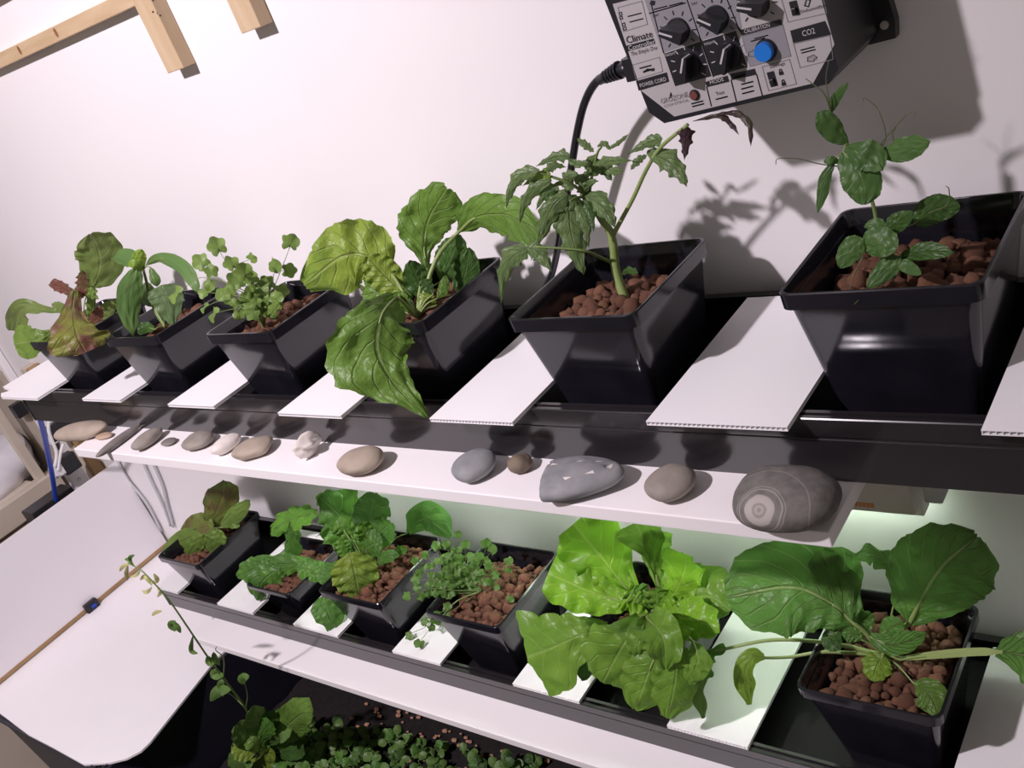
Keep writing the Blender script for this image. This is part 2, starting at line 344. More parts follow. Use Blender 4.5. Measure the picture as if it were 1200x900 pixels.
# ------------------------------------------------------------------ stones on the upper shelf
def stonemat(name, c, c2, sc=40., bump=.25): return mat(name, c, .75, c2, sc, bump, 160, detail=8)
S_grey = stonemat('grey_stone', (.235, .205, .18), (.31, .275, .24))
S_dark = stonemat('dark_stone', (.15, .135, .125), (.21, .19, .175))
S_blue = stonemat('blue_grey_stone', (.20, .205, .215), (.29, .29, .295))
S_tan = stonemat('tan_stone', (.38, .27, .19), (.45, .33, .24))
S_beige = stonemat('beige_stone', (.33, .27, .215), (.39, .325, .26))
S_white = stonemat('white_stone', (.66, .60, .55), (.76, .70, .66))
S_brown = stonemat('brown_stone', (.20, .15, .10), (.13, .105, .085))
def ringstone():
    mt = stonemat('ringed_stone', (.115, .108, .10), (.175, .165, .152), 90.)
    N = mt.node_tree.nodes; L = mt.node_tree.links; b = N['Principled BSDF']; src = b.inputs['Base Color'].links[0].from_socket
    tc = N.new('ShaderNodeTexCoord'); nz = N.new('ShaderNodeTexNoise'); nz.inputs['Scale'].default_value = 60; L.new(tc.outputs['Object'], nz.inputs[0])
    mx = N.new('ShaderNodeVectorMath'); mx.operation = 'MULTIPLY_ADD'; L.new(nz.outputs['Color'], mx.inputs[0]); mx.inputs[1].default_value = (.004,) * 3; L.new(tc.outputs['Object'], mx.inputs[2])
    ds = N.new('ShaderNodeVectorMath'); ds.operation = 'DISTANCE'; L.new(mx.outputs[0], ds.inputs[0]); ds.inputs[1].default_value = RINGC
    r = N.new('ShaderNodeValToRGB'); e = r.color_ramp.elements; L.new(ds.outputs['Value'], r.inputs[0])
    r.color_ramp.interpolation = 'LINEAR'
    st = [(0, .25), (.0035, .85), (.0055, .35), (.0075, .95), (.0125, .85), (.0135, .05), (.0175, .05), (.0182, .75), (.0190, .05), (.0203, .05), (.0208, .5), (.0216, .0), (.0388, .0), (.0394, .45), (.0402, .0)]
    ml = N.new('ShaderNodeMath'); ml.operation = 'MULTIPLY'; ml.inputs[1].default_value = 20; L.new(ds.outputs['Value'], ml.inputs[0]); L.new(ml.outputs[0], r.inputs[0])
    e[0].position = 0; e[0].color = (st[0][1],) * 3 + (1,); e[1].position = 1; e[1].color = (0, 0, 0, 1)
    for p, v in st[1:]: q = e.new(p * 20); q.color = (v, v, v, 1)
    m2 = N.new('ShaderNodeMix'); m2.data_type = 'RGBA'; L.new(r.outputs[0], m2.inputs[0]); L.new(src, m2.inputs[6]); m2.inputs[7].default_value = (.42, .39, .36, 1)
    L.new(m2.outputs[2], b.inputs['Base Color']); return mt
ZS = -.148
def icos(sub):
    bm = bmesh.new(); bmesh.ops.create_icosphere(bm, subdivisions=sub, radius=1); bm.verts.index_update()
    r = [v.co.copy() for v in bm.verts], [tuple(v.index for v in f.verts) for f in bm.faces]; bm.free(); return r
ICO4 = icos(4); ICO2 = icos(2); ICO3 = icos(3)
def stone(cx, cy, lx, ly, h, ang, mt, label, seed, lump=.12, shape=None, tilt=0.):
    """cx, cy: centre pixel of its contact area; lx, ly, h: full sizes in metres; ang: turn about z (degrees)"""
    c = atz(cx, cy, ZS + h * .45); V = []
    rot = Matrix.Rotation(math.radians(ang), 3, 'Z') @ Matrix.Rotation(math.radians(tilt), 3, 'Y')
    for v in ICO4[0]:
        q = v.copy(); q *= 1 + lump * noise.noise(v * 1.1 + Vector((seed * 7.3, seed, 0))) + lump * .25 * noise.noise(v * 3.1 + Vector((0, seed * 3.1, 5)))
        q = Vector((math.copysign(abs(q.x) ** .92, q.x), math.copysign(abs(q.y) ** .92, q.y), q.z))
        if shape: q = shape(q)
        V.append(rot @ Vector((q.x * lx / 2, q.y * ly / 2, q.z * h / 2)))
    zm = min(v.z for v in V); V = [Vector((v.x, v.y, v.z - zm)) + Vector((c.x, c.y, ZS + .0002)) for v in V]
    zf = ZS + .0002
    o = build('stone', V, ICO4[1], mt, origin=(c.x, c.y, zf), smooth=True)
    return tag(o, label, 'stone', 'stones on the shelf')
stone(95, 506, .118, .040, .026, 14, S_beige, 'long beige cobble poking over the shelf end', 1, .08)
stone(122, 511, .040, .018, .008, 10, S_tan, 'flat little tan stone beside the long beige cobble', 2, .06)
stone(139, 517, .017, .088, .013, 4, S_dark, 'thin dark finger-like stone lying across the shelf', 3, .05)
stone(173, 515, .030, .055, .020, 2, S_grey, 'mottled oval grey-brown stone beside the thin dark stone', 4, .1)
stone(198, 518, .030, .020, .007, 0, S_dark, 'tiny flat dark pebble between two oval stones', 5, .06)
stone(232, 517, .050, .042, .018, 12, S_grey, 'oval grey stone beside the small white stone', 6, .1)
stone(265, 521, .030, .046, .020, -8, S_white, 'small smooth white stone', 7, .1)
stone(297, 525, .058, .046, .020, 20, S_beige, 'angular beige-grey stone beside the small white stone', 8, .16)
def knob(q):
    return Vector((q.x * (1 + .25 * math.sin(q.z * 5 + q.y * 3)), q.y * (1 + .22 * math.sin(q.x * 6)), q.z * (1 + .25 * math.sin(q.x * 4 + 1))))
stone(361, 526, .024, .034, .024, -10, S_white, 'knobbly cream shell-like stone', 9, .35, knob)
stone(424, 541, .060, .046, .026, 18, S_beige, 'rounded brown-grey stone below the mustard pot', 10, .1)
stone(556, 546, .050, .050, .024, -30, S_blue, 'rounded blue-grey stone below the second board', 11, .09)
stone(609, 544, .028, .024, .018, 10, S_brown, 'small brown stone tucked behind the pitted stone', 12, .18)
# pitted blue-grey stone: half-oval with a flat cut end
def cutend(q): return Vector((max(q.x, -.40), q.y * (1.0 - .25 * max(q.x, 0)), q.z))
DIM = [Vector(p).normalized() for p in ((.1, -.5, .8), (.45, -.35, .8), (-.25, .3, .9), (.2, .35, .9), (.75, .0, .6), (-.5, -.4, .75), (-.4, .45, .8), (.55, .3, .75), (-.1, -.85, .5), (.35, .55, .7), (-.55, -.7, .3))]
def pitted(q):
    q = cutend(q); d = q.normalized()
    k = sum(max(0, 1 - (d - p).length / .13) for p in DIM); return q * (1 - .13 * min(1, k * 1.4))
o = stone(668, 562, .112, .062, .028, 17, S_blue, 'large blue-grey stone with white pits and one cut end', 13, .06, pitted)
me = o.data; me.materials.append(S_white)
for p in me.polygons:
    v = sum((ICO4[0][i] for i in p.vertices), Vector()) / 3
    if min((v.normalized() - q).length for q in DIM[:9]) < .055: p.material_index = 1
stone(786, 567, .044, .048, .024, -20, S_grey, 'oval grey stone between the pitted and the ringed stone', 14, .08)
rs = stone(920, 586, .088, .072, .042, 6, S_dark, 'large dark stone with white rings at one end on the shelf', 15, .08)
def pix(p): d = p - CP; z = d.dot(CF); return 600 + FPX * d.dot(CR) / z, 450 - FPX * d.dot(CU) / z, z
def score(v): a, b, z = pix(v.co + ORG[rs]); return (a - 890) ** 2 + (b - 592) ** 2 + (2000 * (z - .70)) ** 1 * 1.0
bv = min(rs.data.vertices, key=score); RINGC = tuple(bv.co)
rs.data.materials.clear(); rs.data.materials.append(ringstone())

# ------------------------------------------------------------------ timber on the wall
FY = .177
def timber(name, x0, x1, z0, z1, label, holes):
    t = thing(name, ((x0 + x1) / 2, YW, z0), label, 'timber')
    G().box(x0, x1, FY, YW - .0005, z0, z1, .0012).build('post', M_wood, t)
    for z, y in holes:
        G().cyl((x1 - .0005, y, z), (x1 + .0004, y, z), .0013, 10).build('screw_hole', M_ink, t)
    return t
t = timber('timber_stand', -.845, -.8045, .3135, .62, 'pale pine frame of post and batten fixed to the wall', [(.385, .18), (.392, .172), (.405, .18), (.414, .172)])
b0 = at(0, 88, FY + .004); b1 = at(144, 13.5, FY + .004); b2 = at(0, 70, FY + .004)
G().box(-1.9, -.8455, FY + .004, YW - .0005, b1.z, b1.z + .0215, .001).build('batten', M_woodx, t)
for px, py in ((68, 43), (30, 72)):
    p = at(px, py, FY + .004); p = Vector((p.x, FY + .004, b1.z + .012))
    G().extrude([p + Vector((math.cos(a) * .004, -.0004, math.sin(a) * .007)) for a in [k * math.pi / 6 for k in range(12)]], (0, .0006, 0)).build('knot', M_knot, t)
timber('wooden_post', -.6575, -.617, .3278, .62, 'short pine post end beside the pine frame on the wall', [])
q0 = at(0, 9, FY); q1 = at(24, -3, FY)
tag(G().box(-1.9, q1.x + .1, FY + .004, YW - .0005, q0.z + .014, q0.z + .044, .001).build('wooden_batten', M_woodx), 'upper pine batten above the frame batten on the wall', 'timber')

# ------------------------------------------------------------------ climate controller
YC = .085
def cp(px, py, dy=0.): p = at(px, py, YC); return Vector((p.x, YC - dy, p.z))
ctl = thing('climate_controller', (.02, YW, .14), 'black climate control box with knobs and printed white label on the wall', 'controller')
bl, br_ = cp(765, 147), cp(986, 95.5); up = (cp(709, 0) - cp(764, 141)).normalized() * .235
# square up: the left and right edges are parallel
front = [bl + Vector((.012, 0, .0)), br_ + Vector((-.010, 0, 0)), br_ + Vector((0, 0, .010)), br_ + up, bl + up, bl + Vector((0, 0, .012))]
g = G(); n = len(front)
back = [Vector((p.x, YW - .012, p.z)) for p in front]
g.extrude([Vector((p.x, YC + .0015, p.z)) for p in front], (0, YW - .012 - YC - .0015, 0))
g.build('housing', M_black, ctl)
ce = sum(front, Vector()) / n
def scaled(k, y, d=0): return [Vector((ce.x + (p.x - ce.x) * k, y, ce.z + (p.z - ce.z) * k)) for p in front]
g = G(); g.extrude(scaled(1.0, YC), (0, .0015, 0)); g.build('front_bezel', M_black, ctl)
g = G(); fl = [front[0], front[1] + Vector((.022, 0, 0)), front[2] + Vector((.014, 0, .004)), front[3] + Vector((.014, 0, 0)), front[4], front[5]]
g.extrude([Vector((p.x, YW - .012, p.z)) for p in fl], (0, .0115, 0)); fo = g.build('mounting_flange', M_black, ctl)
sc = at(1037, 29, YW - .0125); G().cyl((sc.x, YW - .0122, sc.z), (sc.x, YW - .0145, sc.z), .0036, 16).build('screw', M_metal, fo)
def zz(p, dy): # point from the enlarged view of the label (origin 720,0, scale 4.615)
    return cp(720 + p[0] / 4.615, p[1] / 4.615, dy)
def patch(name, pts, mt, par, lv, raw=False):
    P = [cp(*p, .0002 * lv) if raw else zz(p, .0002 * lv) for p in pts]
    return G().extrude(P, (0, .0002, 0)).build(name, mt, par)
plate = patch('label_plate', [(145, 490), (325, 630), (1075, 450), (1190, 240), (1000, -420), (-95, -240)], M_label, ctl, 1)
PP = plate
patch('printed_panel', [(190, 75), (165, 0), (100, -260), (600, -380), (690, 150), (470, 215), (262, 285)], M_labelg, PP, 2)
for pts in ([(270, 290), (465, 225), (525, 410), (330, 465)], [(475, 222), (658, 165), (720, 362), (535, 412)],
            [(65, 247), (213, 207), (222, 235), (74, 276)], [(118, 438), (284, 390), (297, 440), (133, 490)],
            [(492, 442), (612, 408), (622, 440), (502, 470)], [(626, 400), (760, 370), (770, 402), (636, 432)],
            [(952, 165), (1140, 112), (1172, 185), (968, 232)], [(678, 162), (900, 103), (910, 132), (690, 192)],
            [(-10, 20), (115, -12), (105, -40), (-20, -10)]):
    patch('printed_panel', pts, M_ink, PP, 3)
patch('printed_panel', [(690, 196), (912, 136), (955, 302), (735, 358)], M_labelg, PP, 2)
def outline(pts, par=PP, mt=M_inkg, w=2.2, lv=3):
    g = G(); P = [zz(p, .0002 * lv) for p in pts]; r = w / 4.615 * .00095 / 2
    for a, b in zip(P, P[1:] + P[:1]):
        d = (b - a).normalized(); nrm = Vector((-d.z, 0, d.x)) * r
        g.extrude([a - nrm - d * r, b - nrm + d * r, b + nrm + d * r, a + nrm - d * r], (0, .0002, 0))
    return g.build('printed_outline', mt, par)
outline([(100, 350), (245, 308), (262, 385), (117, 428)]); outline([(800, 360), (948, 320), (985, 452), (835, 490)])
outline([(970, 236), (1165, 190), (1185, 320), (1005, 365)]); outline([(20, 40), (150, 5), (180, 130), (50, 170)])
outline([(735, 358), (955, 302), (912, 136), (690, 196)]); outline([(900, -20), (1115, -70), (1150, 70), (940, 118)])
for a, b in (((200, 20), (268, 285)), ((395, 0), (470, 220)), ((612, 0), (678, 165)), ((500, 470), (525, 572)), ((632, 432), (660, 545)), ((770, 402), (800, 512)), ((468, 218), (535, 412)), ((190, 72), (385, 15))):
    outline([a, b], mt=M_ink if a[1] < 220 and a != (468, 218) else M_inkw if a == (468, 218) else M_inkg, w=4)
def lettering(txt, p, h, mt, par=PP, ang=None, lv=4, shear=0., w=None):
    cu = D.curves.new('lettering', 'FONT'); cu.body = txt; cu.size = 1; cu.shear = shear; cu.fill_mode = 'BOTH'; cu.resolution_u = 2
    cu.align_x = 'LEFT'; tmp = D.objects.new('tmp', cu); me = D.meshes.new_from_object(tmp); D.objects.remove(tmp); D.curves.remove(cu)
    a = zz(p, .0002 * lv + .0001); b = zz((p[0] + 100, p[1] - 26.5), .0002 * lv + .0001); ex = (b - a).normalized(); ez = Vector((-ex.z, 0, ex.x)); ey = ez if ez.z > 0 else -ez
    s = h / 4.615 * .00086; xs = s
    if w:
        mw = max(v.co.x for v in me.vertices); xs = (w / 4.615 * .00092) / mw
    for v in me.vertices: v.co = a + ex * (v.co.x * xs) + ey * (v.co.y * s) - ORG[par]
    me.materials.clear(); me.materials.append(mt); o = D.objects.new('lettering', me); COL.objects.link(o); ORG[o] = ORG[par]; o.parent = par; return o
lettering('Climate', (70, 235), 46, M_ink, w=132); lettering('Controller', (80, 272), 30, M_inkw, w=136)
lettering('The Simple One', (92, 302), 26, M_ink, w=134, shear=.3); lettering('POWER CORD', (142, 472), 26, M_inkw, w=136)
lettering('GROZONE', (255, 560), 34, M_inkg, w=140); lettering('CONTROL', (272, 580), 18, M_inkg, w=126)
lettering('MODE', (520, 455), 22, M_inkw, w=66); lettering('Test', (552, 515), 22, M_ink, w=40); lettering('CALIBRATION', (706, 180), 24, M_inkw, w=110)
lettering('CO2', (1020, 196), 34, M_inkw, w=52); lettering('Settings', (842, 368), 18, M_ink, w=66); lettering('CO2', (1052, 330), 22, M_inkg, w=34)
lettering('Dehumidifying', (1010, 70), 18, M_ink, w=110); lettering('NIGHT', (280, 305), 16, M_inkw, w=50); lettering('NIGHT', (490, 245), 16, M_inkw, w=50)
lettering('DAY', (212, 92), 16, M_ink, w=28); lettering('DAY', (420, 28), 16, M_ink, w=28)
for x, y in ((140, 368), (420, 560), (425, 575), (552, 536), (690, 455), (690, 480), (695, 505), (650, 418)):
    outline([(x, y), (x + 58, y - 15)], w=5)
for x, y in ((75, 88), (85, 118), (760, 208), (742, 222), (1010, 270), (1015, 285), (215, 50), (300, 30)):
    outline([(x, y), (x + 70, y - 18)], w=4)
for x, y in ((25, 70), (28, 92), (42, 128), (48, 150)):      # small switch symbols
    outline([(x, y), (x + 14, y - 6), (x + 18, y + 8), (x + 5, y + 12)], mt=M_ink, w=3)
# leaf mark above the logo, lock symbols, cloud symbols
patch('printed_mark', [(297, 530), (306, 496), (312, 512), (308, 528)], M_ink, PP, 4)
for x, y in ((890, 392), (904, 450)):
    patch('printed_mark', [(x, y), (x + 22, y - 6), (x + 27, y + 8), (x + 4, y + 14)], M_ink, PP, 4)
    outline([(x + 5, y - 2), (x + 3, y - 16), (x + 12, y - 20), (x + 18, y - 8)], mt=M_ink, w=3, lv=4)
for x, y in ((750, 288), (1068, 315)): 
    outline([(x + 24 * math.cos(a) * (1 + .15 * math.cos(5 * a)), y + 16 * math.sin(a) * (1 + .15 * math.cos(5 * a)) - 6 * math.cos(a)) for a in [k * math.pi / 10 for k in range(20)]], w=3)
outline([(160, 388), (180, 374), (205, 374)], w=6, mt=M_ink); patch('printed_mark', [(198, 370), (216, 366), (218, 380), (202, 384)], M_ink, PP, 4)
outline([(1030, 30), (1040, -5), (1060, 0), (1050, 35)], w=4, mt=M_ink)
patch('printed_mark', [(192, 20), (200, 0), (222, 4), (220, 24), (204, 30)], M_ink, PP, 4)
def dial(cx, cy, r, ang, mt_tick):
    c = zz((cx, cy), 0); R = r / 4.615 * .00092
    g = G(); g.cyl((c.x, YC - .0006, c.z), (c.x, YC - .003, c.z), R * 1.05, 28, R); 
    kb = g.build('knob', M_black, ctl, smooth=False)
    d = Vector((math.sin(math.radians(ang)), 0, math.cos(math.radians(ang)))); e = Vector((d.z, 0, -d.x))
    g = G(); g.extrude([c + d * R * .98 + e * R * .28 - Vector((0, .003, 0)), c + d * R * .98 - e * R * .28 - Vector((0, .003, 0)), c - d * R * .98 - e * R * .5 - Vector((0, .003, 0)), c - d * R * .98 + e * R * .5 - Vector((0, .003, 0))], (0, -.013, 0))
    g.build('grip', M_black, kb)
    g = G(); g.extrude([c + d * R * 1.0 + e * .0008 - Vector((0, .0162, 0)), c + d * R * 1.0 - e * .0008 - Vector((0, .0162, 0)), c - d * R * .2 - e * .0008 - Vector((0, .0162, 0)), c - d * R * .2 + e * .0008 - Vector((0, .0162, 0))], (0, .0003, 0))
    g.extrude([c + d * R * 1.0 + e * .0008 - Vector((0, .0162, 0)), c + d * R * 1.0 - e * .0008 - Vector((0, .0162, 0)), c + d * R * 1.005 - e * .0008 - Vector((0, .003, 0)), c + d * R * 1.005 + e * .0008 - Vector((0, .003, 0))], (.0002, 0, 0))
    g.build('pointer', M_inkw, kb)
    for q in range(-4, 5):
        a = math.radians(q * 33); v = Vector((math.sin(a), 0, math.cos(a))); w = Vector((v.z, 0, -v.x)) * .0004; s0 = c - Vector((0, .0009, 0))
        G().extrude([s0 + v * R * 1.25 - w, s0 + v * R * 1.6 - w, s0 + v * R * 1.6 + w, s0 + v * R * 1.25 + w], (0, .0002, 0)).build('tick_mark', mt_tick, PP)
dial(345, 165, 52, -62, M_ink); dial(552, 100, 52, -55, M_ink); dial(770, 18, 52, -70, M_ink)
dial(405, 350, 52, 25, M_inkw); dial(620, 300, 52, 28, M_inkw)
def stub(name, p, r, h, mt, seg=28):
    c = zz(p, 0); R = r / 4.615 * .00092; g = G(); g.tube([(c.x, YC - .0006, c.z), (c.x, YC - h * .8, c.z), (c.x, YC - h, c.z)], R, seg, R * .93); return g.build(name, mt, ctl)
stub('button_collar', (822, 270), 46, .003, M_ink); stub('push_button', (822, 270), 39, .008, M_bluebtn)
stub('indicator_collar', (435, 512), 24, .0016, M_ink); stub('indicator_light', (435, 512), 18, .003, M_red)
for pts in ([(825, 392), (862, 382), (885, 460), (848, 470)], [(945, 10), (985, 0), (1005, 75), (965, 85)]):
    b_ = patch('slide_switch', pts, M_ink, ctl, 4); q = [zz(p, .001) for p in pts]; m0 = sum(q, Vector()) / 4
    G().box(m0.x - .0016, m0.x + .0016, YC - .004, YC - .0008, m0.z - .0035, m0.z + .0005, .0003).build('lever', M_black, b_)
# power cord with its plug
cord = thing('mains_cable', (at(735, 82, .14)), 'thick black power cord hanging from the control box to behind the tomato pot', 'cable')
Pc = [at(742, 78, .135), at(722, 84, .135), at(700, 95, .138), at(686, 118, .142), at(677, 152, .148), at(669, 200, .152), at(660, 255, .156), at(649, 313, .168), at(638, 340, .178)]
G().tube(spline(Pc[1:], 40), .0042, 12).build('cable', M_black, cord, smooth=True)
g = G(); g.tube([Pc[0], Pc[0].lerp(Pc[1], .5), Pc[1], Pc[1].lerp(Pc[2], .9)], .0088, 14, .0050); sr = g.build('strain_relief', M_black, cord, smooth=True)
for k in range(5):
    a = Pc[1].lerp(Pc[2], .15 + .17 * k - .3); d = (Pc[2] - Pc[1]).normalized() * .0012; G().tube([a - d, a + d], .0088 - .0006 * k, 14).build('rib', M_black, sr)
g = G(); p = at(746, 76, .135); g.box(p.x - .006, -.058 + .004, .12, .15, p.z - .011, p.z + .011, .001); g.build('plug', M_black, cord)

# ------------------------------------------------------------------ lamp under the upper trough
lf = thing('grow_light', (-.4, YW, -.33), 'slim beige lamp fixture with orange print on the wall under the trough', 'lamp')
e0 = at(1072, 605, .13); e1 = at(1072, 575, .13)
G().box(-1.0, e0.x, .13, YW - .001, e0.z, e0.z + .075, .002).build('housing', M_lampbody, lf)
c0 = at(1080, 590, .13); c1 = at(1102, 590, .13)
G().box(c0.x, c1.x, .137, YW - .001, e0.z + .012, e0.z + .07, .003).build('end_socket', M_grey, lf)
G().tube([(e0.x, .155, e0.z + .05), (c0.x, .155, e0.z + .05)], .004, 10).build('pin', M_black, lf)
G().tube([(-.98, .165, e0.z - .010), (e0.x - .012, .165, e0.z - .010)], .0075, 16).build('tube', emit('green_white_glow', (.80, 1.0, .80), 14.0), lf)
for x in (-.985, e0.x - .012): G().box(x, x + .012, .155, .176, e0.z - .02, e0.z + .001, .001).build('tube_holder', M_lampbody, lf)
a = at(1006, 590, .1299); 
for k in range(5): G().box(a.x - .004 + k * .0042, a.x - .0006 + k * .0042, .1296, .1302, a.z - .004, a.z + .002).build('orange_print', M_orange, lf)

# ------------------------------------------------------------------ panel, sheet, tubs, clutter on the left
XP = -1.76
pn = thing('white_partition', (XP, 0, -.70), 'upright white panel standing against the wall beside the shelves', 'panel')
ptop = atx(130, 545, XP).z; pbot = atx(192, 640, XP).z
G().box(XP - .004, XP, -.45, YW - .008, pbot + .004, ptop).build('board', M_panel, pn)
G().box(XP - .004, XP + .0015, -.45, YW - .008, pbot - .004, pbot + .004).build('edge_strip', M_card, pn)
cl = atx(103, 705, XP); g = G(); g.box(XP - .008, XP + .012, cl.y - .016, cl.y + .016, pbot - .012, pbot + .014, .002); ck = g.build('clip', M_black, pn)
G().box(XP + .012, XP + .014, cl.y - .004, cl.y + .008, pbot - .002, pbot + .006, .0005).build('cable_end', M_blue, ck)
ZT = -.690
def sheet_pt(px, py): return atz(px, py, ZT)
c_ = [sheet_pt(255, 770), sheet_pt(178, 870)]
sh = [Vector((c_[0].x + .02, .175, ZT)), Vector((c_[0].x, c_[0].y, ZT)), Vector((c_[1].x - .005, c_[1].y, ZT))] + [sheet_pt(*p) for p in ((165, 880), (148, 889), (128, 894), (98, 896), (62, 876), (33, 861), (0, 836))] + [Vector((-1.775, -.31, ZT)), Vector((-1.775, .175, ZT))]
tag(G().extrude(sh, (0, 0, -.004)).build('white_sheet', M_white), 'flat white sheet with rounded corner covering a black tub', 'sheet')
def tub(x0, x1, y0, y1, zr, zb, label, name='storage_tub'):
    t = thing(name, ((x0 + x1) / 2, (y0 + y1) / 2, zb), label, 'tub')
    def rr(i, z): return [Vector(p) for p in ((x0 + i, y0 + i, z), (x1 - i, y0 + i, z), (x1 - i, y1 - i, z), (x0 + i, y1 - i, z))]
    R = [rr(.05, zb), rr(.018, zr - .03), rr(.018, zr - .005), rr(.0, zr - .005), rr(0, zr), rr(.02, zr), rr(.023, zr - .03), rr(.054, zb + .004)]
    V = sum(R, []); F = [(k * 4 + i, k * 4 + (i + 1) % 4, (k + 1) * 4 + (i + 1) % 4, (k + 1) * 4 + i) for k in range(7) for i in range(4)] + [(3, 2, 1, 0), (28, 29, 30, 31)]
    build('body', V, F, M_bin, t)
    g = G()
    for a, b in zip(rr(.009, zr + .001), rr(.009, zr + .001)[1:] + rr(.009, zr + .001)[:1]): g.tube([a, b], .002, 6)
    g.build('rim_bead', M_bin, t); return t
tub(-1.755, -1.262, -.335, .15, ZT - .0045, -1.1, 'black tub under the white sheet')
ZBR = -.695
tub(-1.248, -.05, -.34, .115, ZBR, -1.05, 'large open black tub of seedlings under the lower shelf', 'seedling_tub')
for nm, x0, x1, zt in (('plinth_block', -1.70, -1.31, -1.1), ('plinth_block', -1.18, -.12, -1.05)):
    tag(G().box(x0, x1, -.28, .08, -1.2, zt - .0005, .004).build(nm, M_bin), 'dark block under the white-sheeted tub' if zt < -1.08 else 'dark block under the seedling tub', 'block')
# soil in the tub
ns, ms = 60, 26; V = []; F = []
for i in range(ns + 1):
    for j in range(ms + 1):
        x = -1.205 + 1.11 * i / ns; y = -.30 + .375 * j / ms; V.append((x, y, -.852 + .006 * noise.noise(Vector((x * 60, y * 60, 0))) + .006 * noise.noise(Vector((x * 12, y * 12, 3)))))
F = [(i * (ms + 1) + j, (i + 1) * (ms + 1) + j, (i + 1) * (ms + 1) + j + 1, i * (ms + 1) + j + 1) for i in range(ns) for j in range(ms)]
tag(build('soil', V, F, M_soil, smooth=True), 'shade-darkened brown soil with pale chips in the open black tub', 'soil', kind='stuff')

# beige rack with a plastic bag, left of the panel
XR = -2.02
rk = thing('beige_rack', (XR, -.05, -1.2), 'beige plastic rack behind the upright white panel', 'rack')
def rpt(px, py): return atx(px, py, XR)
a0, a1 = rpt(0, 480), rpt(50, 556)
G().box(XR - .02, XR, a1.y - .018, a1.y + .004, -1.2, a0.z + .02, .002).build('post', M_beige, rk)
p0 = rpt(40, 560); p1 = rpt(8, 600)
G().box(XR - .34, XR - .02, YW - .03, YW - .008, -1.2, .03, .003).build('back_post', M_beige2, rk)
for zz0, zz1, yy0, yy1 in ((p0.z - .075, p0.z - .012, -.4, a1.y + .03), (p0.z - .155, p0.z - .085, -.4, a1.y + .06)):
    G().box(XR - .03, XR + .012, yy0, yy1, zz0, zz1, .003).build('drawer_front', M_beige, rk)
G().box(XR - .45, XR - .021, -.4, .1, -1.2, p0.z - .01, .003).build('cabinet', M_beige, rk)
b0 = rpt(28, 500)
G().box(XR - .016, XR - .012, rpt(20, 470).y, YW - .009, rpt(50, 560).z, rpt(10, 460).z + .05, .001).build('side_panel', M_beige2, rk)
# bag: crumpled blob
bp = atx(8, 560, XR - .16); V = []
for v in ICO4[0]:
    k = 1 + .22 * noise.noise(v * 2.2) + .10 * noise.noise(v * 6); V.append(Vector((bp.x + v.x * .12 * k, bp.y - .05 + v.y * .16 * k, bp.z + .02 + v.z * .13 * k)))
zmin = p0.z - .01; V = [Vector((v.x, min(v.y, YW - .04), max(v.z, zmin))) for v in V]
tag(build('plastic_bag', V, ICO4[1], M_bag, smooth=True), 'crumpled white plastic bag on the beige rack', 'bag')
# cables: blue, white, plugs
XQ = -1.86
tag(G().tube(spline([atx(46, 487, -1.52), atx(52, 510, -1.60), atx(58, 540, -1.72), atx(62, 562, -1.80), atx(66, 590, XQ)], 20), .0055, 10).build('blue_cable', M_blue, smooth=True), 'blue cable hanging behind the shelf end', 'cable')
for i, pts in enumerate(([(58, 486), (57, 505), (66, 530), (64, 548)], [(74, 520), (70, 535), (68, 552)])):
    tag(G().tube(spline([atx(*p, -1.80) for p in pts], 16), .004, 8).build('white_cable', M_wcable, smooth=True), ['white cable looping beside the blue cable', 'short white cable below the long beige cobble'][i], 'cable')
def chunk(px, py, x, sx, sy, sz, mt, nm, lb, ct):
    p = atx(px, py, x); return tag(G().box(p.x - sx, p.x + sx, p.y - sy, p.y + sy, p.z - sz, p.z + sz, .003).build(nm, mt), lb, ct)
ps = thing('power_strip', atx(92, 560, -1.83), 'white power strip with black plug behind the white panel', 'power strip')
q = atx(94, 562, -1.83); G().box(q.x - .02, q.x, q.y - .02, q.y + .02, q.z - .10, q.z + .05, .003).build('body', M_wcable, ps)
q2 = atx(81, 543, -1.81); G().box(q2.x - .02, q2.x + .012, q2.y - .02, q2.y + .02, q2.z - .02, q2.z + .022, .003).build('plug', M_black, ps)
q3 = atx(70, 550, -1.81); G().box(q3.x - .015, q3.x + .01, q3.y - .018, q3.y + .015, q3.z - .014, q3.z + .014, .003).build('plug', M_wcable, ps)
q4 = atx(96, 566, -1.829)
for dz in (-.02, .012): G().cyl((q4.x, q4.y, q4.z + dz), (q4.x + .002, q4.y, q4.z + dz), .004, 12).build('socket_hole', M_grey, ps)
chunk(60, 592, -1.88, .03, .055, .020, M_black, 'power_adapter', 'black power adapter lying on the beige rack behind the panel', 'adapter')
chunk(70, 502, -1.86, .01, .03, .02, M_black, 'cable_box', 'small black box beside the white cable behind the long cobble', 'box')
jb = rpt(22, 480); G().box(XR - .012, XR + .012, jb.y - .014, jb.y + .014, jb.z - .018, jb.z + .018, .002).build('junction_box', M_black, rk)
tag(G().box(-1.905, -1.88, YW - .03, YW - .0005, -1.2, -.17, .002).build('door_post', M_beige), 'beige upright post against the wall behind the power strip', 'post')
tag(G().box(-1.872, -1.858, YW - .03, YW - .0005, -1.2, -.17, .002).build('dark_post', M_card), 'narrow dark brown strip on the wall beside the beige post', 'post')
# pale conduit on the wall at the far end, dark block behind the first pot
pz = at(12, 425, YW); 
tag(G().box(pz.x - .03, pz.x - .004, YW - .02, YW - .0005, -.40, .02, .004).build('wall_conduit', M_white), 'white conduit on the wall beyond the trough end', 'conduit')
